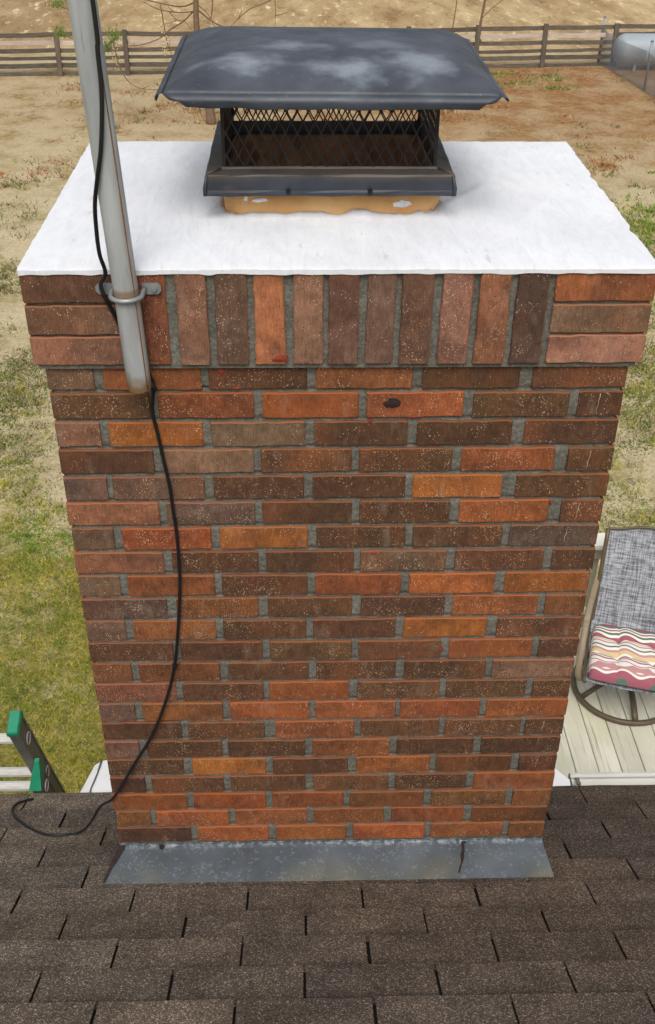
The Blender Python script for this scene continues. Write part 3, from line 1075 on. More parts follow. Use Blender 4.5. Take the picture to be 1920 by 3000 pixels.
cw = MB()
V, F = [], []
for j in range(NV + 1):
    for i in range(NU + 1):
        u, v = i / NU, j / NV
        x, y = CX0 + (CX1 - CX0) * u, CY0 + (CY1 - CY0) * v
        if i in (0, NU) or j in (0, NV):
            j1 = float(fbm(x * 16 + 50, y * 16 + 20, 4)) - 0.5
            j2 = float(fbm(x * 70 + 8, y * 70 + 31, 2)) - 0.5
            k_ = 0.004 * j1 + 0.004 * j2
            if i == NU: k_ += -0.007 * max(0, float(vnoise(x, y * 26 + 3.3)) - 0.60) * 3.2
            if i == 0: x += k_
            if i == NU: x += k_
            if j == 0: y += k_ * 0.7
            if j == NV: y += k_
        V.append((x, y, crown_z(CX0 + (CX1 - CX0) * u, CY0 + (CY1 - CY0) * v)))
W1 = NU + 1
for j in range(NV):
    for i in range(NU):
        x, y = V[j * W1 + i][0], V[j * W1 + i][1]
        if rr_dist(x - FX, y - FY, FHX - 0.03, FHY - 0.03, 0.03) < -0.012: continue
        F.append((j * W1 + i, j * W1 + i + 1, (j + 1) * W1 + i + 1, (j + 1) * W1 + i))
ring = [i for i in range(W1)] + [j * W1 + NU for j in range(1, NV + 1)] + [NV * W1 + i for i in range(NU - 1, -1, -1)] + [j * W1 for j in range(NV - 1, 0, -1)]
b0 = len(V)
for r_ in ring:
    V.append(V[r_])
for r_ in ring:
    x, y, z = V[r_]
    V.append((x * 0.999, y + (0.0006 if y < 0.2 else -0.0006), HB + HC - 0.0015 - 0.006 * max(0, float(vnoise(x * 38 + 5, y * 38 + 3)) - 0.45)))
for q in range(len(ring)):
    q2 = (q + 1) % len(ring)
    F.append((b0 + q, b0 + len(ring) + q, b0 + len(ring) + q2, b0 + q2))
cw.add(V, F, 0, True)
cw.build('crown', M['crown'], chim)

# clay flue liner with rounded corners
def rrect(hx_, hy_, r, n=7):
    P = []
    for (sx, sy, a0) in ((1, 1, 0), (-1, 1, 90), (-1, -1, 180), (1, -1, 270)):
        for k_ in range(n):
            a = rad(a0 + 90 * k_ / (n - 1))
            P.append((FX + sx * (hx_ - r) + r * math.cos(a), FY + sy * (hy_ - r) + r * math.sin(a)))
    return P


o_, i_ = rrect(FHX, FHY, 0.045), rrect(FHX - 0.022, FHY - 0.022, 0.028)
nn = len(o_)
fl = MB()
zt, zb = 1.674, 1.57
fl.add([(x, y, zb) for x, y in o_] + [(x, y, zt) for x, y in o_] + [(x, y, zt) for x, y in i_] + [(x, y, zt - 0.012) for x, y in i_],
       [(k_, (k_ + 1) % nn, nn + (k_ + 1) % nn, nn + k_) for k_ in range(nn)] + [(nn + k_, nn + (k_ + 1) % nn, 2 * nn + (k_ + 1) % nn, 2 * nn + k_) for k_ in range(nn)]
       + [(2 * nn + k_, 2 * nn + (k_ + 1) % nn, 3 * nn + (k_ + 1) % nn, 3 * nn + k_) for k_ in range(nn)], 0, True)
fl.mi = [0] * nn + [1] * (2 * nn)
flo = fl.build('flue_liner', [M['flue'], M['soot']], chim)
fi = MB()
fi.add([(x, y, zt - 0.012) for x, y in i_] + [(x, y, 1.586) for x, y in i_],
       [(k_, nn + k_, nn + (k_ + 1) % nn, (k_ + 1) % nn)[::-1] for k_ in range(nn)] + [tuple(range(nn, 2 * nn))], 0, True)
fi.build('flue_lining', M['soot'], flo)
for i, (cx, rx_, rz_, cz) in enumerate(((-0.150, .016, .004, 1.630), (0.130, .020, .008, 1.622), (-0.178, .004, .005, 1.633))):
    P_, F_ = blob(cx, cz, rx_, rz_, 15, y=FY - FHY - 0.0012, seed=80 + i)
    P_ = [(x, y if y < 0.1 + FY - FHY and y != 0.004 else FY - FHY + 0.002, z) for x, y, z in P_]
    b_ = MB(); b_.add(P_, F_); b_.build('paint_patch', M['crown'], flo)

# ------------------------------------------------------------------ chimney cap: skirt, mesh, hood
KX, KY = -0.0145, 0.397
cap = thing('chimney_cowl', (KX, KY, 1.65), 'black metal chimney cowl with scuffed hood and mesh sides on the clay flue', 'chimney cowl')
OX, OY, IX, IY = 0.2405, 0.203, 0.206, 0.167
ZB, ZF, ZR = 1.651, 1.691, 1.6925
sk = MB()


def loopxy(hx_, hy_, z, n=10, wob=0.0):
    P = []
    for (ax, ay, bx, by) in ((-1, -1, 1, -1), (1, -1, 1, 1), (1, 1, -1, 1), (-1, 1, -1, -1)):
        for k_ in range(n):
            f = k_ / n
            P.append((KX + hx_ * (ax + (bx - ax) * f) + random.uniform(-wob, wob), KY + hy_ * (ay + (by - ay) * f) + random.uniform(-wob, wob), z + random.uniform(-wob, wob)))
    return P


rings = [loopxy(OX - 0.004, OY - 0.004, ZB, wob=.0012), loopxy(OX + 0.001, OY + 0.001, ZB + 0.001, wob=.0012), loopxy(OX + 0.001, OY + 0.001, ZB + 0.008, wob=.0009), loopxy(OX - 0.0025, OY - 0.0025, ZB + 0.0115, wob=.0008),
         loopxy(OX - 0.002, OY - 0.002, ZF - 0.003, wob=.0009), loopxy(OX - 0.0045, OY - 0.0045, ZF, wob=.0009), loopxy(IX + 0.002, IY + 0.002, ZR + 0.001, wob=.0006), loopxy(IX, IY, ZR + 0.005, wob=.0005), loopxy(IX - 0.0015, IY - 0.0015, ZR + 0.005, wob=.0005), loopxy(IX - 0.0015, IY - 0.0015, ZR - 0.020)]
V = [q for r_ in rings for q in r_]
n_ = 40
sk.add(V, [(a * n_ + k_, a * n_ + (k_ + 1) % n_, (a + 1) * n_ + (k_ + 1) % n_, (a + 1) * n_ + k_) for a in range(len(rings) - 1) for k_ in range(n_)])
sk.build('skirt', M['skirt'], cap)
# mitred seams at the front corners of the ledge
for s_ in (-1, 1):
    b_ = MB()
    b_.tube([(KX + s_ * (OX - .006), KY - OY + .006, ZF + .0015), (KX + s_ * (IX + .004), KY - IY - .004, ZR + .0025)], .0022, 6)
    b_.tube([(KX + s_ * (OX - .002), KY - OY + .001, ZB + .002), (KX + s_ * (OX - .001), KY - OY - .001, ZB + .016), (KX + s_ * (OX - .006), KY - OY + .002, ZF)], [.005, .0035, .0025], 6)
    b_.build('corner_seam', M['skirt'], cap)
for sx in (-0.095, 0.062):
    b_ = MB()
    b_.cyl((sx, KY - OY + 0.0005, ZB + 0.0105), (sx, KY - OY - 0.0055, ZB + 0.0105), 0.0052, 6)
    b_.cyl((sx, KY - OY - 0.0054, ZB + 0.0105), (sx, KY - OY - 0.0070, ZB + 0.0105), 0.0030, 8)
    b_.build('screw', M['screw'], cap)
# expanded-metal panels
MZ0, MZ1 = ZR + 0.004, 1.853


def mesh_panel(fx, half, name='mesh_panel'):
    b_ = MB()
    s_, p_ = 0.0112, 0.021
    n = int(round(2 * half / s_))
    s_ = 2 * half / n
    hw = 0.00145
    L = int((MZ1 - MZ0) / p_) + 1
    for i in range(n + 1):
        c = -half + s_ * i
        prev = None
        pts = []
        for k_ in range(L * 4 + 1):
            ph = k_ / 4.0
            tri = abs((ph % 2) - 1) * 2 - 1
            tri = max(-0.93, min(0.93, tri * 1.12))
            off = (1 if i % 2 else -1) * tri * s_ * 0.47
            z = MZ0 + p_ * ph
            if z > MZ1: break
            pts.append((max(-half, min(half, c + off)), z))
        V, F = [], []
        for (u, z) in pts:
            for (du, dd) in ((-hw, -.0011), (hw, -.0004), (hw, .0011), (-hw, .0004)):
                V.append(fx(u + du, dd) + (z,))
        for k_ in range(len(pts) - 1):
            a = 4 * k_
            for q in range(4):
                F.append((a + q, a + (q + 1) % 4, a + 4 + (q + 1) % 4, a + 4 + q))
        b_.add(V, F)
    return b_.build(name, M['screen'], cap)


mesh_panel(lambda u, d: (KX + u, KY - IY + 0.001 + d), IX - 0.003)
mesh_panel(lambda u, d: (KX + u, KY + IY - 0.001 + d), IX - 0.003)
mesh_panel(lambda u, d: (KX - IX + 0.001 + d, KY + u), IY - 0.003)
mesh_panel(lambda u, d: (KX + IX - 0.001 + d, KY + u), IY - 0.003)
for sx in (-1, 1):
    for sy in (-1, 1):
        b_ = MB()
        b_.box((KX + sx * (IX - 0.003) - 0.003, KY + sy * (IY - 0.003) - 0.003, MZ0 - 0.003), (KX + sx * (IX - 0.003) + 0.003, KY + sy * (IY - 0.003) + 0.003, MZ1))
        b_.build('corner_post', M['screen'], cap)
# hood: cross-broken sheet with folded lips
HX, HY, HZ = 0.302, 0.262, 1.851


def hood_z(u, v):
    dx, dy = (1 - abs(u)) * HX, (1 - abs(v)) * HY
    k_ = 0.002 + 0.34 * max(0.0, min(dx, dy) - 0.062)
    h = max(k_ - abs(dx - dy), 0) / k_
    d = max(min(dx, dy) - h * h * k_ * 0.25, 0)
    g = 0.031 * (1 - math.exp(-(d / 0.050) ** 1.02)) + 0.015 * (1 - (1 - min(d / 0.24, 1)) ** 2)
    return HZ + g + 0.0012 * (float(fbm(u * 3 + 11, v * 3 + 5, 2)) - .5) - 0.004 * u * 0.5


hd = MB()
NA, NB = 84, 72
grid_v = [(KX + 0.002 + HX * (2 * i / NA - 1), KY + HY * (2 * j / NB - 1), hood_z(2 * i / NA - 1, 2 * j / NB - 1)) for j in range(NB + 1) for i in range(NA + 1)]
hd.add(grid_v, [(j * (NA + 1) + i, j * (NA + 1) + i + 1, (j + 1) * (NA + 1) + i + 1, (j + 1) * (NA + 1) + i) for j in range(NB) for i in range(NA)], 0, True)
# lips as continuing strips
def lip(edge, t0, t1, outs):
    V, F = [], []
    n = 40
    for k_ in range(n + 1):
        f = 2 * k_ / n - 1
        for q, (o, dz) in enumerate(outs):
            sh = [t0, (t0 + t1) / 2, t1][min(q, 2)] if q else 1.0
            sh = t0 + (t1 - t0) * q / (len(outs) - 1)
            wz = 0.0012 * (float(vnoise(f * 6 + 20, edge * 7.7)) - .5) * q
            if edge in (0, 1):
                sy = -1 if edge == 0 else 1
                u = f * sh
                V.append((KX + 0.002 + HX * u, KY + sy * (HY + o), hood_z(u, sy) - dz + wz))
            else:
                sx = -1 if edge == 2 else 1
                v = f * sh
                V.append((KX + 0.002 + sx * (HX + o), KY + HY * v, hood_z(sx, v) - dz + wz))
    m = len(outs)
    for k_ in range(n):
        for q in range(m - 1):
            a = k_ * m + q
            F.append((a, a + 1, a + m + 1, a + m))
    hd.add(V, F, 0, True)
FB = [(0, 0), (0.004, 0.009), (0.0058, 0.0125), (0.0048, 0.0145), (0.005, 0.0235)]
lip(0, 1.0, 0.865, FB)
lip(1, 1.0, 0.865, FB)
SD = [(0, 0), (0.007, 0.002), (0.011, 0.005), (0.012, 0.009), (0.009, 0.011)]
lip(2, 1.0, 1.01, SD)
lip(3, 1.0, 1.01, SD)
ho = hd.build('hood', M['hood'], cap)
so = ho.modifiers.new('thickness', 'SOLIDIFY')
so.thickness = 0.0016
so.offset = -1

# ------------------------------------------------------------------ metal pan at the foot of the chimney
pan = MB()
def panf(u, v):
    xl = -0.557 + (-0.588 + 0.557) * v
    xr = 0.556 + (0.570 - 0.556) * v
    x = xl + (xr - xl) * u
    y = -0.0015 - 0.104 * v
    z = -0.005 - 0.0165 * v + 0.0022 * (float(fbm(u * 14, v * 2 + 4, 3)) - .5)
    y += 0.004 * (float(fbm(u * 8 + 9, 2.2, 2)) - .5) * v
    return (x, y, z)
pan.grid(panf, 60, 8)
def pane(u, v):
    x, y, z = panf(u, 1.0)
    return (x, y - 0.004 * math.sin(v * 1.6), z - 0.010 * v)
pan.grid(pane, 60, 3)
pan.tube([Vector(panf(i / 30, 1.0)) + Vector((0, -0.0045, -0.0095 + .0012 * random.uniform(-1, 1))) for i in range(31)], 0.0036, 7)
def panl(u, v):
    x, y, z = panf(0, u)
    return (x - 0.001, y, z + (roof_z(y) + 0.009 - z) * v if roof_z(y) < z else z)
pan.grid(lambda u, v: (panf(0, u)[0] - 0.0005, panf(0, u)[1], panf(0, u)[2] - v * max(panf(0, u)[2] - roof_z(panf(0, u)[1]) - 0.006, 0.001)), 8, 1)
pan.grid(lambda u, v: (panf(1, u)[0] + 0.0005, panf(1, u)[1], panf(1, u)[2] - v * max(panf(1, u)[2] - roof_z(panf(1, u)[1]) - 0.006, 0.001)), 8, 1)
pan.grid(lambda u, v: (-0.5585 + 1.117 * u, -0.0018 - 0.0007 * float(vnoise(u * 40, 3)), -0.006 + v * (0.007 + 0.004 * float(fbm(u * 30, 2, 2)))), 60, 2)
pn = thing('metal_flashing', (0, -0.05, -0.05), 'dull blue-grey metal flashing along the foot of the brick chimney front', 'flashing')
po = pan.build('pan', M['pan'], pn)
b_ = MB()
rr = random.Random(4)
V, F = [], []
for i, (x, y, w) in enumerate(((0.349, -0.006, .013), (0.345, -0.014, .0065), (0.344, -0.030, .0055), (0.340, -0.046, .006), (0.338, -0.062, .0035), (0.331, -0.078, .003), (0.326, -0.094, .004))):
    z = panf((x + 0.57) / 1.13, -y / 0.105)[2] + 0.0022
    V += [(x - w * rr.uniform(.7, 1.2), y, z - .003), (x - w * .3, y, z), (x + w * .3, y, z), (x + w * rr.uniform(.7, 1.2), y, z - .003)]
for i in range(6):
    for q in range(3):
        a = 4 * i + q
        F.append((a, a + 1, a + 5, a + 4)[::-1])
b_.add(V, F)
b_.build('tar_crack', M['tar'], pn)
b_ = MB()
V = []
for i in range(9):
    f = i / 8
    x, y, z = panf(0.0, f)
    w = 0.016 * (1 - f * .75) * rr.uniform(.75, 1.2)
    V += [(x - 0.003, y, z + 0.0012), (x + w, y, z + 0.0016)]
b_.add(V, [(2 * i, 2 * i + 1, 2 * i + 3, 2 * i + 2)[::-1] for i in range(8)])
b_.build('tar_edge', M['tar'], pn)
b_ = MB()
b_.tube([(-0.448, -0.009, panf(.12, .08)[2] - .001), (-0.448, -0.009, panf(.12, .08)[2] + .004)], .007, 9)
b_.build('nail_head', M['tar'], pn)

# ------------------------------------------------------------------ bare aluminium sheets beside the chimney at the eave
def sheet(pts_near, pts_far, label, fold):
    """pts: (x, y, z) polyline along the near and the far edge"""
    b = MB()
    n = len(pts_near)
    m = 6
    V = []
    for j in range(m + 1):
        f = j / m
        for i in range(n):
            a, c = Vector(pts_near[i]), Vector(pts_far[i])
            p = a.lerp(c, f)
            p.z += 0.004 * (float(fbm(p.x * 22, p.y * 22, 2)) - .5)
            V.append(tuple(p))
    b.add(V, [(j * n + i, j * n + i + 1, (j + 1) * n + i + 1, (j + 1) * n + i) for j in range(m) for i in range(n - 1)])
    t = thing('aluminium_sheet', Vector(pts_near[0]), label, 'flashing')
    o = b.build('sheet', M['bright_metal'], t)
    s_ = o.modifiers.new('thickness', 'SOLIDIFY'); s_.thickness = 0.0014
    b2 = MB()
    pts = [(Vector(pts_near[fold]).lerp(Vector(pts_far[fold]), k_ / 6) + Vector((rr.uniform(-.002, .002), 0, 0.004))) for k_ in range(7)]
    b2.tube(pts, [.0018, .003, .0022, .003, .0022, .0035, .003], 6)
    b2.build('folded_seam', M['alu_dark'], t)
sheet([(-0.792, 0.40, -0.322), (-0.748, 0.40, -0.309), (-0.737, 0.40, -0.309), (-0.5620, 0.40, -0.309)],
      [(-0.757, 0.592, -0.350), (-0.731, 0.597, -0.334), (-0.722, 0.597, -0.332), (-0.5620, 0.60, -0.330)],
      'bare shiny aluminium sheet folded at the eave left of the chimney', 1)
sheet([(0.5620, 0.40, -0.309), (0.690, 0.40, -0.309), (0.704, 0.40, -0.309), (0.768, 0.40, -0.312)],
      [(0.5620, 0.62, -0.325), (0.690, 0.60, -0.332), (0.704, 0.585, -0.332), (0.776, 0.480, -0.322)],
      'bare shiny aluminium sheet between the chimney and the gutter end', 1)

# ------------------------------------------------------------------ antenna pole, its strap and the cable
PX, PY = -0.378, -0.046
def pole_c(z):
    return Vector((-0.3755 - 0.0235 * (z - 1.37) / 0.66, -0.0462 - 0.018 * max(z - 1.55, 0) / 0.5, z))
pb = MB()
PRD = 0.0222
pts = [pole_c(z) for z in (1.366, 1.372, 1.45, 1.55, 1.8, 2.2, 2.7, 3.3)]
pb.tube(pts, [PRD - .001, PRD] + [PRD] * 6, 28, 0, cap=False)
inn = [p for p in pts]
pb.tube(inn, [PRD - .0035] * 8, 20, 0, cap=False)
P0 = len(pb.v)
V = []
for k_ in range(28):
    a = 2 * math.pi * k_ / 28
    V.append(pts[0] + Vector((math.cos(a), math.sin(a), 0)) * (PRD - .001))
for k_ in range(28):
    a = 2 * math.pi * k_ / 28
    V.append(pts[0] + Vector((math.cos(a), math.sin(a), 0)) * (PRD - .0035))
pb.add(V, [(k_, 28 + k_, 28 + (k_ + 1) % 28, (k_ + 1) % 28) for k_ in range(28)])
pole = thing('antenna_pole', (PX, PY, 1.366), 'grey galvanised antenna pole with rusty foot strapped to the left of the brick band', 'pole')
pb.build('tube', M['pole'], pole)
M['rust'] = simple('rust_streak', S(122, 84, 44, 1), 0.8, 0, 0.2, 0.35, 60)
b_ = MB()
b_.tube([pole_c(z) + Vector((0.0168, -0.0146, 0)) for z in [1.372 + 0.03 * k_ for k_ in range(30)]], [0.0007 + 0.0007 * random.random() for k_ in range(30)], 5)
b_.build('rust_seam', M['rust'], pole)
# U strap
zc = 1.5535
c_ = pole_c(zc)
st = MB()
arc = []
R_ = PRD + 0.0055
for k_ in range(15):
    a = rad(180 + 180 * k_ / 14)
    arc.append(Vector((c_.x + R_ * math.cos(a), c_.y + R_ * math.sin(a) * 1.0, zc - 0.002)))
arc = [Vector((c_.x - R_ - 0.0015, -PR - 0.004, zc)), Vector((c_.x - R_, c_.y + .012, zc))] + arc + [Vector((c_.x + R_, c_.y + .012, zc)), Vector((c_.x + R_ + 0.0015, -PR - 0.004, zc))]
st.tube(arc, 0.0046, 10)
for s_ in (-1, 1):
    xa, xb = sorted((c_.x + s_ * (R_ - 0.003), c_.x + s_ * (R_ + 0.031)))
    M2 = Matrix.Identity(4)
    y1 = -PR - 0.0018
    ch = 0.006
    P = [(xa, zc - 0.0105), (xb, zc - 0.0105), (xb, zc + 0.0105), (xa, zc + 0.0105)]
    if s_ > 0:
        P = [(xa, zc - .0105), (xb - ch, zc - .0105), (xb, zc - .0105 + ch), (xb, zc + .0105 - ch), (xb - ch, zc + .0105), (xa, zc + .0105)]
    else:
        P = [(xa + ch, zc - .0105), (xb, zc - .0105), (xb, zc + .0105), (xa + ch, zc + .0105), (xa, zc + .0105 - ch), (xa, zc - .0105 + ch)]
    n6 = 6
    st.add([(x, y1 - 0.0028, z) for x, z in P] + [(x, y1, z) for x, z in P], [tuple(range(6)), tuple(range(11, 5, -1))] + [(k_, 6 + k_, 6 + (k_ + 1) % 6, (k_ + 1) % 6) for k_ in range(6)])
strap = st.build('pipe_strap', M['zinc'], pole)
for s_ in (-1, 1):
    bx = c_.x + s_ * (R_ + 0.019)
    b_ = MB()
    b_.cyl((bx, -PR - 0.004, zc), (bx, -PR - 0.0062, zc), 0.0062, 14)
    b_.cyl((bx, -PR - 0.006, zc), (bx, -PR - 0.0105, zc), 0.0042, 6)
    b_.build('bolt', M['zinc'], strap)

# cable: down the pole, behind it, out at its foot, down the bricks and over the shingles
def onpole(dx, dy, z):
    c = pole_c(z)
    return (c.x + dx, c.y + dy, z)
cpts = [onpole(0.022, -0.0225, 3.2), onpole(0.0215, -0.0225, 2.6), onpole(0.0200, -0.0225, 2.05), onpole(0.0165, -0.0235, 1.965), onpole(0.013, -0.026, 1.90), onpole(0.001, -0.0285, 1.825), onpole(-0.014, -0.0255, 1.77),
        onpole(-0.0265, -0.015, 1.725), onpole(-0.0330, -0.006, 1.68), onpole(-0.036, 0.000, 1.63), onpole(-0.0335, 0.012, 1.59), (-0.428, -0.0335, 1.567), (-0.424, -0.0335, 1.545), (-0.413, -0.026, 1.51), (-0.401, -0.0235, 1.476), (-0.3925, -0.0225, 1.455),
        (-0.378, -0.021, 1.435), (-0.366, -0.017, 1.40), (-0.359, -0.014, 1.375), (-0.355, -0.012, 1.352), (-0.362, -0.0085, 1.298), (-0.356, -0.0085, 1.245), (-0.349, -0.0085, 1.183), (-0.342, -0.0085, 1.122), (-0.339, -0.0085, 1.060), (-0.336, -0.0085, 0.995), (-0.337, -0.0085, 0.930), (-0.339, -0.0085, 0.873), (-0.345, -0.0085, 0.805), (-0.352, -0.0085, 0.743), (-0.360, -0.0085, 0.681), (-0.367, -0.0085, 0.636), (-0.380, -0.0085, 0.579), (-0.398, -0.0125, 0.518), (-0.423, -0.0125, 0.448), (-0.451, -0.0125, 0.384), (-0.487, -0.0125, 0.318), (-0.527, -0.0125, 0.239), (-0.557, -0.0125, 0.188)]
roofp = [(-0.606, 0.045), (-0.660, 0.108), (-0.709, 0.160), (-0.755, 0.151), (-0.801, 0.156), (-0.86, 0.197), (-0.914, 0.257), (-0.944, 0.308), (-0.948, 0.342), (-0.94, 0.365), (-0.922, 0.379), (-0.904, 0.39)]
# lands on the shingles left of the pan
lift = [0.200, 0.090, 0.0175, 0.0135, 0.012, 0.012, 0.012, 0.012, 0.012, 0.012, 0.0115, 0.011]
for (x, y), h in zip(roofp, lift):
    cpts.append((x, y, roof_z(y) + h))
cb_ = MB()
cb_.tube(curve(cpts, 6), 0.0037, 9)
cable = thing('cable', (-0.36, -0.02, 1.35), 'thin black cable running down the grey pole and bricks onto the shingles', 'cable')
cb_.build('jacket', M['cable'], cable)
b_ = MB()
b_.box((-0.3725, -0.0165, 0.6335), (-0.3615, -0.0075, 0.6385), jit=.0006)
b_.tube([(-0.3625, -.0150, .637), (-0.356, -.0155, .643), (-0.352, -.014, .649)], .0014, 6)
b_.build('cable_tie', M['cable'], cable)
b_ = MB()
b_.tube([(-0.361, -0.018, 1.366), (-0.355, -0.0165, 1.352), (-0.351, -.014, 1.345)], [.0052, .0066, .005], 8)
b_.tube([(-0.351, -0.018, 1.352), (-0.345, -0.020, 1.349)], .0016, 5)
b_.build('tape_wrap', M['cable'], cable)

# ------------------------------------------------------------------ extension ladder leaning on the eave
LD = Vector((0, 0.3714, -0.9285))     # down the ladder
LN = Vector((0, -0.9285, -0.3714))    # towards the house
LX = Vector((1, 0, 0))
L0 = Vector((0, 0.4305 + 0.9285 * 0.033, 0.011 + 0.3714 * 0.033))
ladder = thing('extension_ladder', (-1.12, 1.7, GZ), 'aluminium extension ladder with green plastic ends leaning on the eave left of the chimney', 'ladder')
def LT(x, n, d):
    return L0 + LX * x + LN * n + LD * d
def lbox(b, xa, xb, na, nb, da, db):
    P = [LT(x, n, d) for d in (da, db) for (x, n) in ((xa, na), (xb, na), (xb, nb), (xa, nb))]
    b.add(P, [(0, 1, 2, 3), (4, 7, 6, 5), (0, 4, 5, 1), (1, 5, 6, 2), (2, 6, 7, 3), (3, 7, 4, 0)])
def rail(xo, s_, n0, n1, d0, d1):
    """C-shaped side rail: web on the outside (s_ = +1 right), flanges inward"""
    b = MB()
    w = 0.030
    lbox(b, *sorted((xo - s_ * 0.003, xo)), n0, n1, d0, d1)
    lbox(b, *sorted((xo - s_ * w, xo - s_ * 0.0031)), n1 - 0.004, n1, d0, d1)
    lbox(b, *sorted((xo - s_ * w, xo - s_ * 0.0031)), n0, n0 + 0.004, d0, d1)
    # raised bead lines along the web's edges
    lbox(b, *sorted((xo + s_ * 0.0001, xo + s_ * 0.0022)), n1 - 0.009, n1 - 0.0002, d0, d1)
    lbox(b, *sorted((xo + s_ * 0.0001, xo + s_ * 0.0022)), n0 + 0.0002, n0 + 0.009, d0, d1)
    return b.build('rail', M['alu_dark'], ladder)
FXO, BXO = -0.911, -0.906
rw = 0.45
D_END = (L0.z - GZ) / 0.9285 + 0.02
r1 = rail(FXO, 1, 0.0, 0.066, 0.0, 3.2)
r2 = rail(FXO - rw, -1, 0.0, 0.066, 0.0, 3.2)
r3 = rail(BXO + 0.012, 1, 0.0675, 0.1335, 0.280, D_END)
r4 = rail(BXO - rw - 0.026, -1, 0.0675, 0.1335, 0.262, D_END)
def rung(x0_, x1_, n, d):
    b = MB()
    P = []
    prof = []
    for k_ in range(10):
        a = 2 * math.pi * k_ / 10
        prof.append((0.017 * math.cos(a) * (1.05 if math.cos(a) > 0 else 0.9), 0.017 * math.sin(a) + (0.0008 if k_ % 2 else -0.0008)))
    for x in (x0_, x1_):
        P += [LT(x, n + p_, d + q_) for p_, q_ in prof]
    b.add(P, [(k_, (k_ + 1) % 10, 10 + (k_ + 1) % 10, 10 + k_) for k_ in range(10)] + [tuple(range(10)), tuple(range(19, 9, -1))])
    return b.build('rung', M['alu'], ladder)
for k_ in range(11):
    rung(FXO - rw + 0.0035, FXO - 0.0035, 0.033, 0.115 + 0.285 * k_)
for k_ in range(14):
    d = 0.345 + 0.285 * k_
    if d < D_END - 0.1: rung(BXO - rw - 0.022, BXO + 0.008, 0.100, d)
# swaged rung ends seen on the web
for (xo, n, ds) in ((FXO, 0.033, [0.115 + 0.285 * k_ for k_ in range(3)]), (BXO + .012, 0.100, [0.345 + .285 * k_ for k_ in range(2)])):
    for d in ds:
        b_ = MB()
        b_.tube([LT(xo + 0.0022, n + 0.019 * math.cos(a), d + 0.019 * math.sin(a)) for a in [2 * math.pi * q / 14 for q in range(14)]], 0.0024, 6, closed=True)
        b_.build('rung_end', M['alu'], ladder)
for xo, s_ in ((FXO, 1), (FXO - rw, -1)):
    b_ = MB()
    xa, xb = sorted((xo + s_ * 0.0035, xo - s_ * 0.032))
    P = [LT(x, n, d) for d, g in ((-0.012, .004), (-0.006, 0), (0.014, 0)) for (x, n) in ((xa + g, -0.004 + g), (xb - g, -0.004 + g), (xb - g, 0.070 - g), (xa + g, 0.070 - g))]
    b_.add(P, [(0, 1, 2, 3)] + [(4 * q + k_, 4 * q + 4 + k_, 4 * q + 4 + (k_ + 1) % 4, 4 * q + (k_ + 1) % 4) for q in range(2) for k_ in range(4)] + [(8, 11, 10, 9)])
    b_.build('end_cap', M['green'], ladder)
for xo, s_ in ((BXO + .012, 1), (BXO - rw - .026, -1)):
    b_ = MB()
    xa, xb = sorted((xo + s_ * 0.003, xo - s_ * 0.036))
    P = [LT(x, n, d) for (x, n, d) in ((xb - .014, 0.062, 0.205), (xb, 0.062, 0.205), (xb, 0.074, 0.205), (xb - .014, 0.074, 0.205),
                                       (xa, 0.062, 0.290), (xb, 0.062, 0.290), (xb, 0.139, 0.284), (xa, 0.139, 0.284))]
    b_.add(P, [(0, 1, 2, 3), (4, 7, 6, 5), (0, 4, 5, 1), (1, 5, 6, 2), (2, 6, 7, 3), (3, 7, 4, 0)])
    b_.build('rail_guide', M['green'], ladder)

# ------------------------------------------------------------------ deck
DZ = -2.2
deck = thing('wooden_deck', (2.4, 1.7, GZ), 'pale painted wooden deck of long worn boards right of the chimney', 'deck')
for k_ in range(-6, 14):
    xa = 1.432 + 0.1285 * k_
    b_ = MB()
    b_.box((xa + 0.0022, 0.215, DZ - 0.032), (xa + 0.1263, 3.53 + random.uniform(-.004, .004), DZ + random.uniform(-.0012, .0012)), bev=0.003)
    o = b_.build('board', M['deck'], deck)
    q = random.uniform(0.92, 1.06)
    o.color = (q, q, q * random.uniform(.96, 1.0), 1)
b_ = MB()
for y in (0.26, 1.2, 2.2, 3.45):
    b_.box((0.68, y, DZ - 0.22), (3.2, y + 0.04, DZ - 0.034))
b_.build('joist', M['rail_grey'], deck)
for (x, y) in ((0.72, 3.3), (1.95, 3.3), (3.1, 3.3), (3.1, 1.3)):
    b_ = MB(); b_.box((x, y, GZ), (x + 0.085, y + 0.085, DZ - 0.0345)); b_.build('leg', M['rail_grey'], deck)

rail_t = thing('deck_railing', (2.0, 3.42, DZ), 'white capped wooden railing along the far side of the deck', 'railing')
b_ = MB(); b_.box((0.66, 3.352, -1.538), (3.25, 3.490, -1.500), bev=.005); b_.build('cap_rail', M['rail_paint'], rail_t)
b_ = MB(); b_.box((0.66, 3.385, -1.625), (3.25, 3.419, -1.5385)); b_.build('top_rail', M['rail_grey'], rail_t)
b_ = MB(); b_.box((0.66, 3.385, -2.065), (3.25, 3.419, -2.030)); b_.build('bottom_rail', M['rail_paint'], rail_t)
for x in (0.70, 1.690, 2.55, 3.15):
    b_ = MB(); b_.box((x, 3.4205, DZ + 0.0015), (x + 0.074, 3.488, -1.5385)); b_.build('post', M['rail_grey'], rail_t)

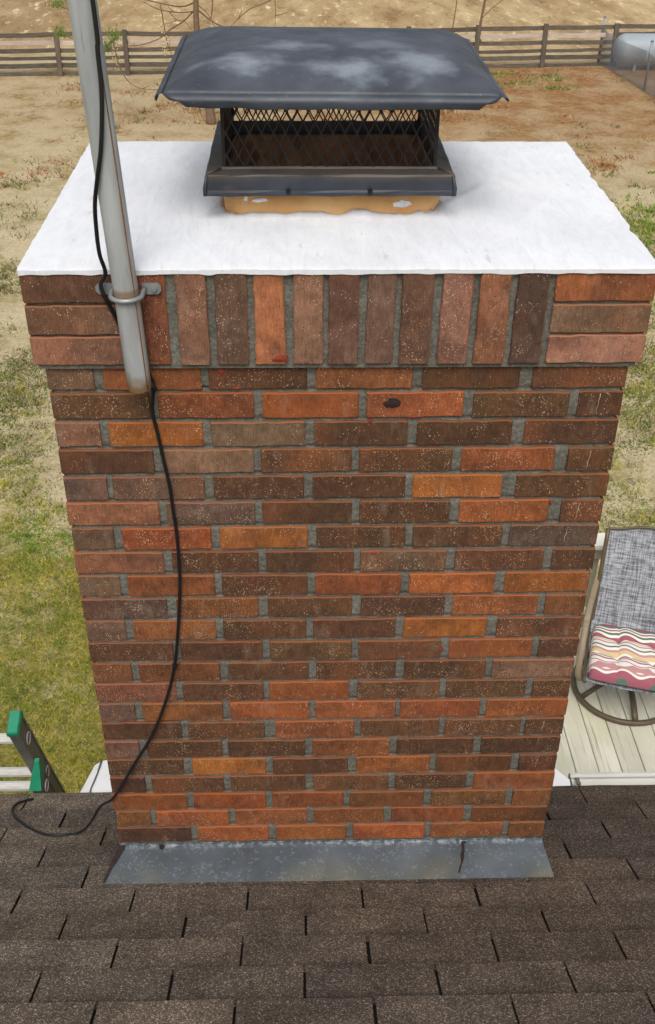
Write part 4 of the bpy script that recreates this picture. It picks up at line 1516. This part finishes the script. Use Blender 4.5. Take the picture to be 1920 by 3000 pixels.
# ------------------------------------------------------------------ swivel chair and its cushion
CA = rad(-16.6)
chair = thing('patio_chair', (1.86, 2.84, DZ + 0.0015), 'bronze swivel patio chair with grey woven sling back on the deck', 'chair')
chair.rotation_euler = (0, 0, CA)
def local(name, b, m, parent):
    o = bpy.data.objects.new(name, b.mesh(name))
    COL.objects.link(o)
    o.data.materials.append(M[m])
    o.parent = parent
    return o
b_ = MB(); b_.tube([(0.302 * math.cos(2 * math.pi * k_ / 56), 0.302 * math.sin(2 * math.pi * k_ / 56), 0.0175) for k_ in range(56)], 0.0175, 10, closed=True)
local('base_ring', b_, 'bronze', chair)
for an in (-75, 15, 105, 214):
    a = rad(an)
    d = Vector((math.cos(a), math.sin(a), 0))
    b_ = MB()
    b_.tube([d * r_ + Vector((0, 0, z)) for r_, z in ((0.296, 0.018), (0.25, 0.046), (0.19, 0.078), (0.12, 0.105), (0.04, 0.118))], 0.0185, 8, flat=.65)
    local('spoke', b_, 'bronze', chair)
b_ = MB(); b_.cyl((0, 0, 0.10), (0, 0, 0.27), 0.036, 16); b_.cyl((0, 0, 0.27), (0, 0, 0.285), 0.11, 18); local('swivel_post', b_, 'bronze', chair)
b_ = MB()
for s_ in (-1, 1):
    b_.tube(curve([(s_ * 0.255, -0.375, 0.335), (s_ * 0.255, -0.15, 0.325), (s_ * 0.255, 0.07, 0.335), (s_ * 0.253, 0.125, 0.37), (s_ * 0.250, 0.20, 0.58), (s_ * 0.246, 0.33, 0.915)], 5), 0.0125, 8)
b_.tube([(-0.255, -0.30, 0.315), (0.255, -0.30, 0.315)], 0.011, 8)
b_.tube([(-0.255, 0.05, 0.315), (0.255, 0.05, 0.315)], 0.011, 8)
b_.box((-0.06, -0.31, 0.286), (0.06, 0.06, 0.306))
b_.tube(curve([(-0.246, 0.33, 0.915), (-0.17, 0.337, 0.922), (-0.06, 0.345, 0.948), (0.06, 0.345, 0.948), (0.17, 0.337, 0.922), (0.246, 0.33, 0.915)], 5), 0.0075, 8)
local('seat_frame', b_, 'bronze', chair)
for s_ in (-1, 1):
    b_ = MB()
    pts = curve([(s_ * 0.262, 0.22, 0.615), (s_ * 0.274, 0.10, 0.605), (s_ * 0.288, -0.06, 0.575), (s_ * 0.294, -0.19, 0.50), (s_ * 0.296, -0.27, 0.40), (s_ * 0.292, -0.30, 0.315), (s_ * 0.275, -0.28, 0.262)], 5)
    V, F = [], []
    prof = [(-0.019, 0), (-0.012, .0085), (-0.003, .010), (0.0, .0085), (0.003, .010), (0.012, .0085), (0.019, 0), (0.012, -.009), (-0.012, -.009)]
    for i, p in enumerate(pts):
        t = (pts[min(i + 1, len(pts) - 1)] - pts[max(i - 1, 0)]).normalized()
        side = Vector((1, 0, 0)); side = (side - t * side.dot(t)).normalized()
        up = side.cross(t)
        if up.z < 0 and i < 12: up = -up
        for u, w in prof:
            V.append(p + side * u + up * w)
    m_ = len(prof)
    for i in range(len(pts) - 1):
        for k_ in range(m_):
            F.append((i * m_ + k_, i * m_ + (k_ + 1) % m_, (i + 1) * m_ + (k_ + 1) % m_, (i + 1) * m_ + k_))
    F += [tuple(range(m_)), tuple(range(len(pts) * m_ - 1, (len(pts) - 1) * m_ - 1, -1))]
    b_.add(V, F, 0, True)
    b_.tube([(s_ * 0.275, -0.28, 0.262), (s_ * 0.262, -0.24, 0.30), (s_ * 0.250, -0.20, 0.320)], .012, 8)
    local('arm', b_, 'tan', chair)
b_ = MB()
def sling(u, v):
    # v: 0 seat front .. 1 back top
    x = (u - .5) * 0.505
    P = [(-0.375, 0.345), (-0.15, 0.333), (0.06, 0.343), (0.135, 0.395), (0.205, 0.58), (0.27, 0.745), (0.335, 0.915)]
    f = v * (len(P) - 1)
    i = min(int(f), len(P) - 2)
    f -= i
    y = P[i][0] + (P[i + 1][0] - P[i][0]) * f
    z = P[i][1] + (P[i + 1][1] - P[i][1]) * f
    sag = 0.018 * (1 - (2 * u - 1) ** 2)
    k_ = max(0.0, (v - 0.5) * 2)
    top = 0.036 * max(0.0, 1 - (abs(2 * u - 1) / 0.72) ** 2) * max(0.0, (v - 0.85) / 0.15)
    x *= 1 - 0.03 * k_
    return (x, y + sag * k_ * .9 + .25 * top, z - sag * (1 - k_) * .6 + top)
b_.grid(sling, 24, 48)
sl = local('sling', b_, 'sling', chair)
s_m = sl.modifiers.new('thickness', 'SOLIDIFY'); s_m.thickness = 0.003

cush = bpy.data.objects.new('seat_cushion', None)
COL.objects.link(cush)
cush.location = (1.86, 2.84, DZ + 0.0015)
cush.rotation_euler = (0, 0, CA)
tag(cush, 'tufted seat cushion with wavy pink, green, white and yellow stripes on the chair', 'cushion')
b_ = MB()
TUFT = [(-0.092, -0.205), (0.108, -0.205), (-0.092, -0.055), (0.108, -0.055)]
CXA, CXB, CYA, CYB = -0.243, 0.243, -0.388, 0.088
def cus(side):
    def f(u, v):
        x, y = CXA + (CXB - CXA) * u, CYA + (CYB - CYA) * v
        a, c = 2 * u - 1, 2 * v - 1
        # rounded outline with soft scallops
        e = (max(0, 1 - abs(a) ** 5) * max(0, 1 - abs(c) ** 5)) ** 0.36
        pin = 1 - 0.045 * (abs(a) ** 4) * (abs(c) ** 4)
        x, y = x * pin, (y + 0.15) * pin - 0.15
        d = min(math.hypot(x - tx, y - ty) for tx, ty in TUFT)
        creases = min(min(abs(x - t_) for t_ in (-0.092, 0.108)), min(abs(y - t_) for t_ in (-0.205, -0.055)))
        dim = 0.048 * math.exp(-d / 0.030) + 0.014 * math.exp(-creases / 0.014)
        h = 0.068 * e - dim * e
        return (x, y, (0.372 + h) if side > 0 else 0.372 - 0.026 * e ** 1.2 * (1 if True else 0))
    return f
b_.grid(cus(1), 64, 64)
b_.grid(cus(-1), 24, 24)
local('cover', b_, 'cushion', cush)
M['button'] = simple('brown_button', S(86, 56, 50, 1), 0.7)
for tx, ty in TUFT:
    q = MB()
    q.tube([(tx, ty, 0.374), (tx, ty, 0.384), (tx, ty, 0.387)], [.014, .012, .005], 10)
    local('button', q, 'button', cush)

# ------------------------------------------------------------------ board fence across the yard
def fy(x):
    return 29.39 + 0.0725 * (x + 6.64) + (0.0012 * (x + 6.64) ** 2)
fence = thing('board_fence', (0, fy(0), GZ), 'weathered grey board fence of six rails with one newer pale rail, across the far yard', 'fence')
px_ = [-12.2, -10.35, -8.5, -6.62, -4.79, -2.85, -0.92, 1.02, 2.98, 4.95, 6.90, 8.97, 10.9, 12.8]
zr = [(0.985, 1.10), (0.79, 0.90), (0.595, 0.705), (0.405, 0.495), (0.195, 0.315), (0.015, 0.10)]
for i, x in enumerate(px_):
    b_ = MB()
    y = fy(x)
    b_.box((x - 0.065, y - 0.10, GZ - 0.02), (x + 0.065, y - 0.012, GZ + 1.13 + random.uniform(-.03, .05)), bev=.008, M=Matrix.Translation((x, y, GZ)) @ Matrix.Rotation(random.uniform(-.012, .012), 4, 'Y') @ Matrix.Translation((-x, -y, -GZ)))
    o = b_.build('post', M['post_wood'], fence)
    q = random.uniform(.85, 1.1); o.color = (q, q, q, 1)
for i in range(len(px_) - 1):
    xa, xb = px_[i], px_[i + 1]
    ya, yb = fy(xa), fy(xb)
    for k_, (za, zb_) in enumerate(zr):
        b_ = MB()
        d = Vector((xb - xa, yb - ya, 0)); nrm = Vector((-d.y, d.x, 0)).normalized() * 0.022
        w0, w1, s0, s1 = [random.uniform(-.016, .016) for _ in range(4)]
        N = 6
        V, F = [], []
        for j in range(N + 1):
            f = j / N
            c = Vector((xa, ya, 0)).lerp(Vector((xb, yb, 0)), 0.002 + 0.996 * f)
            sag = -0.012 * math.sin(math.pi * f) * random.uniform(.3, 1.2)
            lo, hi = GZ + za + w0 * (1 - f) + w1 * f + sag, GZ + zb_ + w0 * (1 - f) + w1 * f + sag + random.uniform(-.004, .004)
            V += [(c.x, c.y, lo), (c.x, c.y, hi), (c.x + nrm.x, c.y + nrm.y, hi), (c.x + nrm.x, c.y + nrm.y, lo)]
        for j in range(N):
            for q in range(4):
                F.append((4 * j + q, 4 * j + (q + 1) % 4, 4 * j + 4 + (q + 1) % 4, 4 * j + 4 + q))
        F += [(0, 3, 2, 1), (4 * N, 4 * N + 1, 4 * N + 2, 4 * N + 3)]
        b_.add(V, F)
        o = b_.build('rail', M['pale_wood'] if k_ == 1 and i < 11 else M['fence_wood'], fence)
        q = random.uniform(.8, 1.1)
        o.color = (q, q, q, 1)
        if k_ == 1:
            if i < 11: o['label'] = 'newer pale rail'

# ------------------------------------------------------------------ propane tank, partly out of the frame
tank = thing('propane_tank', (10.1, 30.35, GZ), 'pale grey horizontal propane tank behind the wire fence at the yard corner', 'tank')
b_ = MB()
R_, XA, XB, TZ = 0.43, 8.85, 11.6, GZ + 0.52
pts, rs = [], []
for k_ in range(9):
    a = math.pi / 2 * k_ / 8
    pts.append((XA + 0.30 * (1 - math.sin(a)), 30.35, TZ)); rs.append(max(R_ * math.cos(a), .004))
pts, rs = pts[::-1], rs[::-1]
pts = [(XA + 0.30 * (1 - math.cos(math.pi / 2 * k_ / 8)), 30.35, TZ) for k_ in range(9)]
rs = [max(R_ * math.sin(math.pi / 2 * k_ / 8), .004) for k_ in range(9)]
pts += [(XB - 0.30 * (1 - math.cos(math.pi / 2 * k_ / 8)), 30.35, TZ) for k_ in range(8, -1, -1)]
rs += [max(R_ * math.sin(math.pi / 2 * k_ / 8), .004) for k_ in range(8, -1, -1)]
b_.tube(pts, rs, 32)
b_.build('shell', M['tank'], tank)
b_ = MB()
b_.tube([(10.32, 30.35, TZ + R_ - .03), (10.32, 30.35, TZ + R_ + .12), (10.32, 30.35, TZ + R_ + .18), (10.32, 30.35, TZ + R_ + .205)], [.20, .20, .16, .05], 20)
b_.build('valve_dome', M['tank'], tank)
for x in (9.45, 10.9):
    b_ = MB()
    b_.box((x - 0.035, 30.10, GZ - .02), (x + 0.035, 30.60, TZ - R_ * 0.82)); b_.box((x - .02, 30.2, TZ - R_ * .8), (x + .02, 30.5, TZ - R_ * .6))
    b_.build('foot', M['tank'], tank)
for x in (9.62, 10.0):
    b_ = MB(); b_.tube([(x, 30.35, TZ + R_ - .01), (x, 30.35, TZ + R_ + .03)], .025, 10); b_.build('fitting', M['alu_dark'], tank)

# ------------------------------------------------------------------ chain-link fence beside the tank
cf = thing('wire_fence', (9.0, 29.4, GZ), 'sagging grey chain-link fence on steel posts before the propane tank', 'fence')
cpost = [(8.70, 31.25, 1.22), (9.10, 27.75, 1.22), (9.45, 24.3, 1.22)]
for (x, y, h) in cpost:
    b_ = MB(); b_.cyl((x, y, GZ - 0.02), (x + .01, y, GZ + h), 0.036, 10); b_.tube([(x + .01, y, GZ + h), (x + .01, y, GZ + h + .03), (x + .01, y, GZ + h + .045)], [.042, .038, .012], 10)
    b_.build('post', M['galv'], cf)
b_ = MB()
for (a, c) in ((cpost[0], cpost[1]), (cpost[1], cpost[2])):
    A, B = Vector((a[0] - .04, a[1], GZ)), Vector((c[0] - .04, c[1], GZ))
    Lh = (B - A).length
    cell, H_ = 0.075, 1.02
    n = int(Lh / cell)
    m_ = int(H_ / cell)
    for i in range(-m_, n + 1):
        for s_ in (1, -1):
            i0 = i if s_ > 0 else i + m_
            p0, p1 = (i, 0), (i + m_, m_)
            if s_ < 0: p0, p1 = (i, m_), (i + m_, 0)
            # clip to the panel
            t0, t1 = 0.0, 1.0
            if p0[0] < 0: t0 = -p0[0] / m_
            if p1[0] > n: t1 = (n - p0[0]) / m_
            if t1 <= t0: continue
            def W_(t):
                u = (p0[0] + (p1[0] - p0[0]) * t) / n
                hgt = (p0[1] + (p1[1] - p0[1]) * t) * cell
                q = A.lerp(B, u)
                sag = 0.10 * math.sin(math.pi * u)
                return (q.x - .05 * math.sin(u * 7) * (hgt / H_), q.y, GZ + 0.02 + hgt * (1 - sag))
            b_.tube([W_(t0), W_((t0 + t1) / 2), W_(t1)], 0.0055, 3, cap=False)
wm = b_.build('wire_mesh', M['galv'], cf)
wm['kind'] = 'stuff'

# ------------------------------------------------------------------ bare tree behind the cap and the thin stems beyond it
def T3(y):
    return lambda px, pz, dy=0.0: (px, y + dy, pz)
tree = thing('bare_tree', (-2.185, 24.41, GZ), 'slender leafless tree with crooked drooping twigs behind the chimney cap', 'tree')
b_ = MB()
tr = curve([(-2.16, 24.41, GZ - .03), (-2.20, 24.40, -3.9), (-2.30, 24.42, -3.1), (-2.38, 24.40, -2.3), (-2.36, 24.40, -1.7), (-2.30, 24.40, -1.0), (-2.34, 24.42, -0.2), (-2.28, 24.4, 0.6)], 5)
b_.tube(tr, [0.13 - 0.05 * min(1, i / 8) - 0.035 * i / len(tr) for i in range(len(tr))], 10)
b_.build('trunk', M['bark'], tree)
# pixel-like sketch of the limbs turned into metres in the tree's own plane: (x, z) pairs
K = 25.35 / 2509.77     # metres per sketch unit at the tree
def sk_pt(px, py, dy=0.0):
    dpx = (px - 460) * 0.01022
    dpz = -(py - 0) * 0.01005
    return (-2.37 + dpx, 24.4 + dy, -1.721 + dpz * 0.93)
LIMBS = [([(462, 20), (490, 42), (520, 58), (560, 72)], .030), ([(458, 5), (425, 16), (370, 8), (330, -4), (290, -30)], .024), ([(455, 25), (420, 27), (380, 21), (345, 4)], .020),
         ([(456, 22), (430, 48), (400, 67), (370, 90), (330, 103), (292, 106), (272, 100)], .022), ([(382, 8), (386, 50), (390, 96), (398, 122), (409, 136)], .016),
         ([(272, 95), (277, 125), (285, 155), (302, 185), (330, 199), (380, 202)], .017), ([(655, -30), (622, 2), (578, 22), (550, 45), (526, 68)], .018), ([(498, -30), (496, 10), (491, 42)], .020),
         ([(464, 10), (485, 30), (500, 60), (512, 68)], .014), ([(400, 25), (415, 45), (432, 50), (450, 72)], .013), ([(462, -10), (520, -60), (600, -90)], .03), ([(458, -20), (380, -70), (300, -90)], .03),
         ([(632, -40), (634, 20), (632, 70)], .013), ([(655, 55), (650, 70)], .012)]
rr = random.Random(3)
for k_, (pts, r0) in enumerate(LIMBS):
    dy = rr.uniform(-.25, .25)
    P = []
    for i, (a, c) in enumerate(pts):
        near = i == 0 and abs(a - 460) < 8
        P.append(sk_pt(a, c, 0 if near else dy * min(1, i / 2)))
    b_ = MB()
    C_ = curve(P, 4)
    b_.tube(C_, [.78 * r0 * (1 - .55 * i / len(C_)) for i in range(len(C_))], 6)
    # short side twigs
    for q in range(int(len(C_) / 9)):
        j = rr.randrange(3, len(C_))
        s_ = C_[j]
        e = s_ + Vector((rr.uniform(-.3, .3), rr.uniform(-.2, .2), rr.uniform(-.12, .32)))
        mid_ = s_.lerp(e, .5) + Vector((rr.uniform(-.04, .04), 0, rr.uniform(-.04, .04)))
        b_.tube([s_, mid_, e], [.009, .007, .004], 4)
    b_.build('branch', M['twig'], tree)
b_ = MB()
for (a, c, n, sx, sy) in ((388, 95, 26, 7, 22), (275, 130, 34, 7, 40), (384, 60, 14, 6, 24)):
    for q in range(n):
        p = Vector(sk_pt(a + rr.gauss(0, sx * .5), c + rr.gauss(0, sy * .5), rr.uniform(-.2, .2)))
        r_ = rr.uniform(.014, .034)
        b_.add([p + Vector((r_, 0, 0)), p + Vector((-r_, 0, 0)), p + Vector((0, r_, 0)), p + Vector((0, -r_, 0)), p + Vector((0, 0, r_)), p + Vector((0, 0, -r_))],
               [(0, 2, 4), (2, 1, 4), (1, 3, 4), (3, 0, 4), (2, 0, 5), (1, 2, 5), (3, 1, 5), (0, 3, 5)])
bo = b_.build('buds', M['bud'], tree); bo['kind'] = 'stuff'

# young pine, its stem behind the pole
pine = thing('young_pine', (-4.42, 23.9, GZ), 'young pine with small green needle tufts showing on both sides of the pole', 'tree')
b_ = MB()
stem = curve([(-4.42, 23.9, GZ - .02), (-4.47, 23.92, -3.6), (-4.58, 23.9, -2.8), (-4.72, 23.9, -2.0), (-4.85, 23.9, -1.2), (-4.9, 23.9, -0.8)], 5)
b_.tube(stem, [.045 - .03 * i / len(stem) for i in range(len(stem))], 8)
b_.build('trunk', M['bark'], pine)
nb, lb = MB(), MB()
for (a, c, sx, sy, n) in ((166, 66, 13, 10, 190), (284, 74, 13, 13, 230), (266, 96, 11, 14, 190), (168, 4, 20, 9, 180), (150, -40, 26, 16, 300), (255, -30, 20, 16, 250)):
    c0 = Vector(sk_pt(a, c, 0)); c0.y = 23.9
    s_ = min(stem, key=lambda q: abs(q.z - (c0.z - .15)))
    lb.tube([s_, s_.lerp(c0, .6) + Vector((0, 0, -.06)), c0], [.018, .013, .008], 5)
    for q in range(n):
        d = Vector((rr.gauss(0, 1), rr.gauss(0, 1), rr.gauss(0, 1)))
        p = c0 + Vector((d.x * sx * .0055, d.y * .09, d.z * sy * .0055))
        e = p + Vector((rr.gauss(0, .05), rr.gauss(0, .05), rr.uniform(.01, .12)))
        w = Vector((rr.uniform(-1, 1), rr.uniform(-1, 1), rr.uniform(-.3, .3))).normalized() * .010
        nb.add([p - w, p + w, e], [(0, 1, 2)])
lb.build('branches', M['twig'], pine)
no = nb.build('needles', M['needle'], pine); no['kind'] = 'stuff'

# two thin stems right of the cap
for (name, pts, r0, lab) in (('sapling', [(1090, 84), (1089, 60), (1095, 0), (1098, -50), (1104, -120)], .034, 'thin dark leafless sapling stem rising over the right end of the hood'),
                             ('sapling', [(1027, 78), (1029, 50), (1033, 5), (1036, -60)], .016, 'thinnest leafless sapling stem, left of the dark one above the hood')):
    cp = cam.matrix_world.translation
    far_pt = lambda a, c: cp + (Vector(sk_pt(a, c, 0)) - cp) * ((34.2 + 1.84) / (24.4 + 1.84))
    P = [far_pt(a, c) for a, c in pts]
    r0 *= 1.25
    base = Vector((P[0][0] + .02, P[0][1], GZ - .02))
    t = thing(name, (base.x, base.y, GZ), lab, 'sapling', 'thin bare saplings behind the chimney cap')
    b_ = MB()
    C_ = curve([base] + [q for q in P if q.z > GZ + .12], 4)
    b_.tube(C_, [r0 * (1.2 - .7 * i / len(C_)) for i in range(len(C_))], 7)
    b_.build('stem', M['twig'], t)
    if r0 > .02:
        b_ = MB(); b_.tube(curve([far_pt(1092, 38), far_pt(1112, 16), far_pt(1136, -4)], 4), .012, 5); b_.build('branch', M['twig'], t)

# ------------------------------------------------------------------ grass and fallen litter: blades gathered in clumps
NC = 15000
ang = rng.uniform(-0.50, 0.50, NC * 4)
r_ = np.exp(rng.uniform(math.log(4.2), math.log(33.5), NC * 4))
gx = -0.07 + r_ * np.sin(ang)
gy = -1.84 + r_ * np.cos(ang)
dens = fbm(gx * 0.8 + 31, gy * 0.8 + 11, 4)
big = fbm(gx * 0.25 + 60, gy * 0.25 + 40, 3)
nearl = np.clip((8.8 + 3.0 * (dens - .5) * 2 - gy) / 3.8, 0, 1) * np.clip((1.0 - gx) / 1.0, 0, 1)
rightf = np.clip((gx - 0.5) / 2.0, 0, 1) * np.clip((14.5 - gy) / 5, 0, 1)
acc = np.clip((dens - 0.50 + 0.50 * nearl + 0.30 * rightf + 0.5 * (big - .5)) * 5.0, 0.06, 1)
belt = np.clip((gy - 18) / 4.0, 0, 1)
strip = (gy > 27.6) & (gy < 29.2 + .1 * gx) & (gx > 3.2) & (gx < 7.3)
acc = acc * (1 - 0.8 * belt)
acc[strip] = np.maximum(acc[strip], 0.32)
ok = rng.random(NC * 4) < acc
ok &= ~((gx > 0.50) & (gy < 3.75)) & (gy > 0.5) & (gy < fy(0) + .2 + .09 * gx)
gx, gy, dens, big, nearl, rightf, belt, strip = [a[ok][:NC] for a in (gx, gy, dens, big, nearl, rightf, belt, strip)]
nT = len(gx)
NBL = 30
N = nT * NBL
rep = lambda a: np.repeat(a, NBL)
dist = np.sqrt(rep(gx) ** 2 + (rep(gy) + 1.84) ** 2)
scl = np.clip(dist / 11, 0.6, 2.0)
rad_ = rep(rng.uniform(.35, 1.3, nT)) * .075 * scl
bx = rep(gx) + rng.normal(0, 1, N) * rad_ * 1.25
by = rep(gy) + rng.normal(0, 1, N) * rad_
h = rng.uniform(.015, .050, N) * scl
lean = rng.uniform(.3, 1.9, N) * h
a1 = rng.uniform(0, 2 * math.pi, N)
wd = rng.uniform(.0035, .0085, N) * scl
wa = rng.uniform(0, 2 * math.pi, N)
V = np.empty((N, 3, 3), np.float32)
V[:, 0] = np.stack([bx - wd * np.cos(wa), by - wd * np.sin(wa), np.full(N, GZ - .002)], 1)
V[:, 1] = np.stack([bx + wd * np.cos(wa), by + wd * np.sin(wa), np.full(N, GZ - .002)], 1)
V[:, 2] = np.stack([bx + lean * np.cos(a1), by + lean * np.sin(a1), GZ + h], 1)
me = bpy.data.meshes.new('grass')
me.vertices.add(N * 3)
me.vertices.foreach_set('co', V.reshape(-1))
me.loops.add(N * 3)
me.loops.foreach_set('vertex_index', np.arange(N * 3, dtype=np.int32))
me.polygons.add(N)
me.polygons.foreach_set('loop_start', np.arange(0, N * 3, 3, dtype=np.int32))
me.update(calc_edges=True)
C_ = lambda *c: np.array(S(*c)[:3])
moss, olive, yel, gry, straw, ndl, vivid = C_(70, 110, 28), C_(98, 116, 42), C_(176, 164, 62), C_(134, 124, 88), C_(182, 164, 116), C_(160, 114, 74), C_(108, 146, 34)
u = rng.random(nT); u2 = rng.random((nT, 1))
pat = fbm(gx * .55 + 9, gy * .55 + 77, 3)
green = np.clip(nearl * 2.2 + .25 * (nearl > .1) + .6 * rightf + 1.4 * (pat - .5) + .08, 0.0, 1)[:, None]
u3 = np.clip(u2 * .55 + .45 * fbm(gx * 2.6, gy * 2.6, 3)[:, None] * 2.6 - .60, 0, 1)
lush = moss * u3 + yel * (1 - u3) * .95
u = np.where(nearl > .4, u * .8, u)
dark = C_(98, 102, 68)
fd = np.clip((13 - gy) / 5, 0, 1)[:, None]
drab = np.where((u < .65)[:, None], (gry * (1 - fd) + dark * fd) * (.75 + .4 * u2), olive * (.75 + .4 * u2))
tuft = np.where(rng.random((nT, 1)) < green, np.where((u < .55)[:, None], lush, olive * (.8 + .4 * u2)), drab)
spot = (pat > .66) & (rng.random(nT) < .5)
tuft[spot] = vivid * .9
isn = (rng.random(nT) < belt * .75) & ~strip
tuft[isn] = ndl * (0.75 + .4 * u2[isn])
tuft[strip] = (moss * .6 + olive * .5) * (.8 + .4 * u2[strip])
colb = np.repeat(tuft, NBL, 0) * rng.uniform(.6, 1.35, (N, 1))
sw = rng.random(N) < .15 * (1 - .4 * rep(nearl))
colb[sw] = straw[None, :] * rng.uniform(.7, 1.15, (sw.sum(), 1))
ca = np.ones((N, 3, 4), np.float32)
ca[:, :, :3] = np.clip(colb, 0, 1)[:, None, :]
at = me.color_attributes.new('tint', 'FLOAT_COLOR', 'POINT')
at.data.foreach_set('color', ca.reshape(-1))
go = link('grass', me, M['blade'])
tag(go, 'short dry and green grass tufts growing over the sandy lawn', 'grass', None, 'stuff')
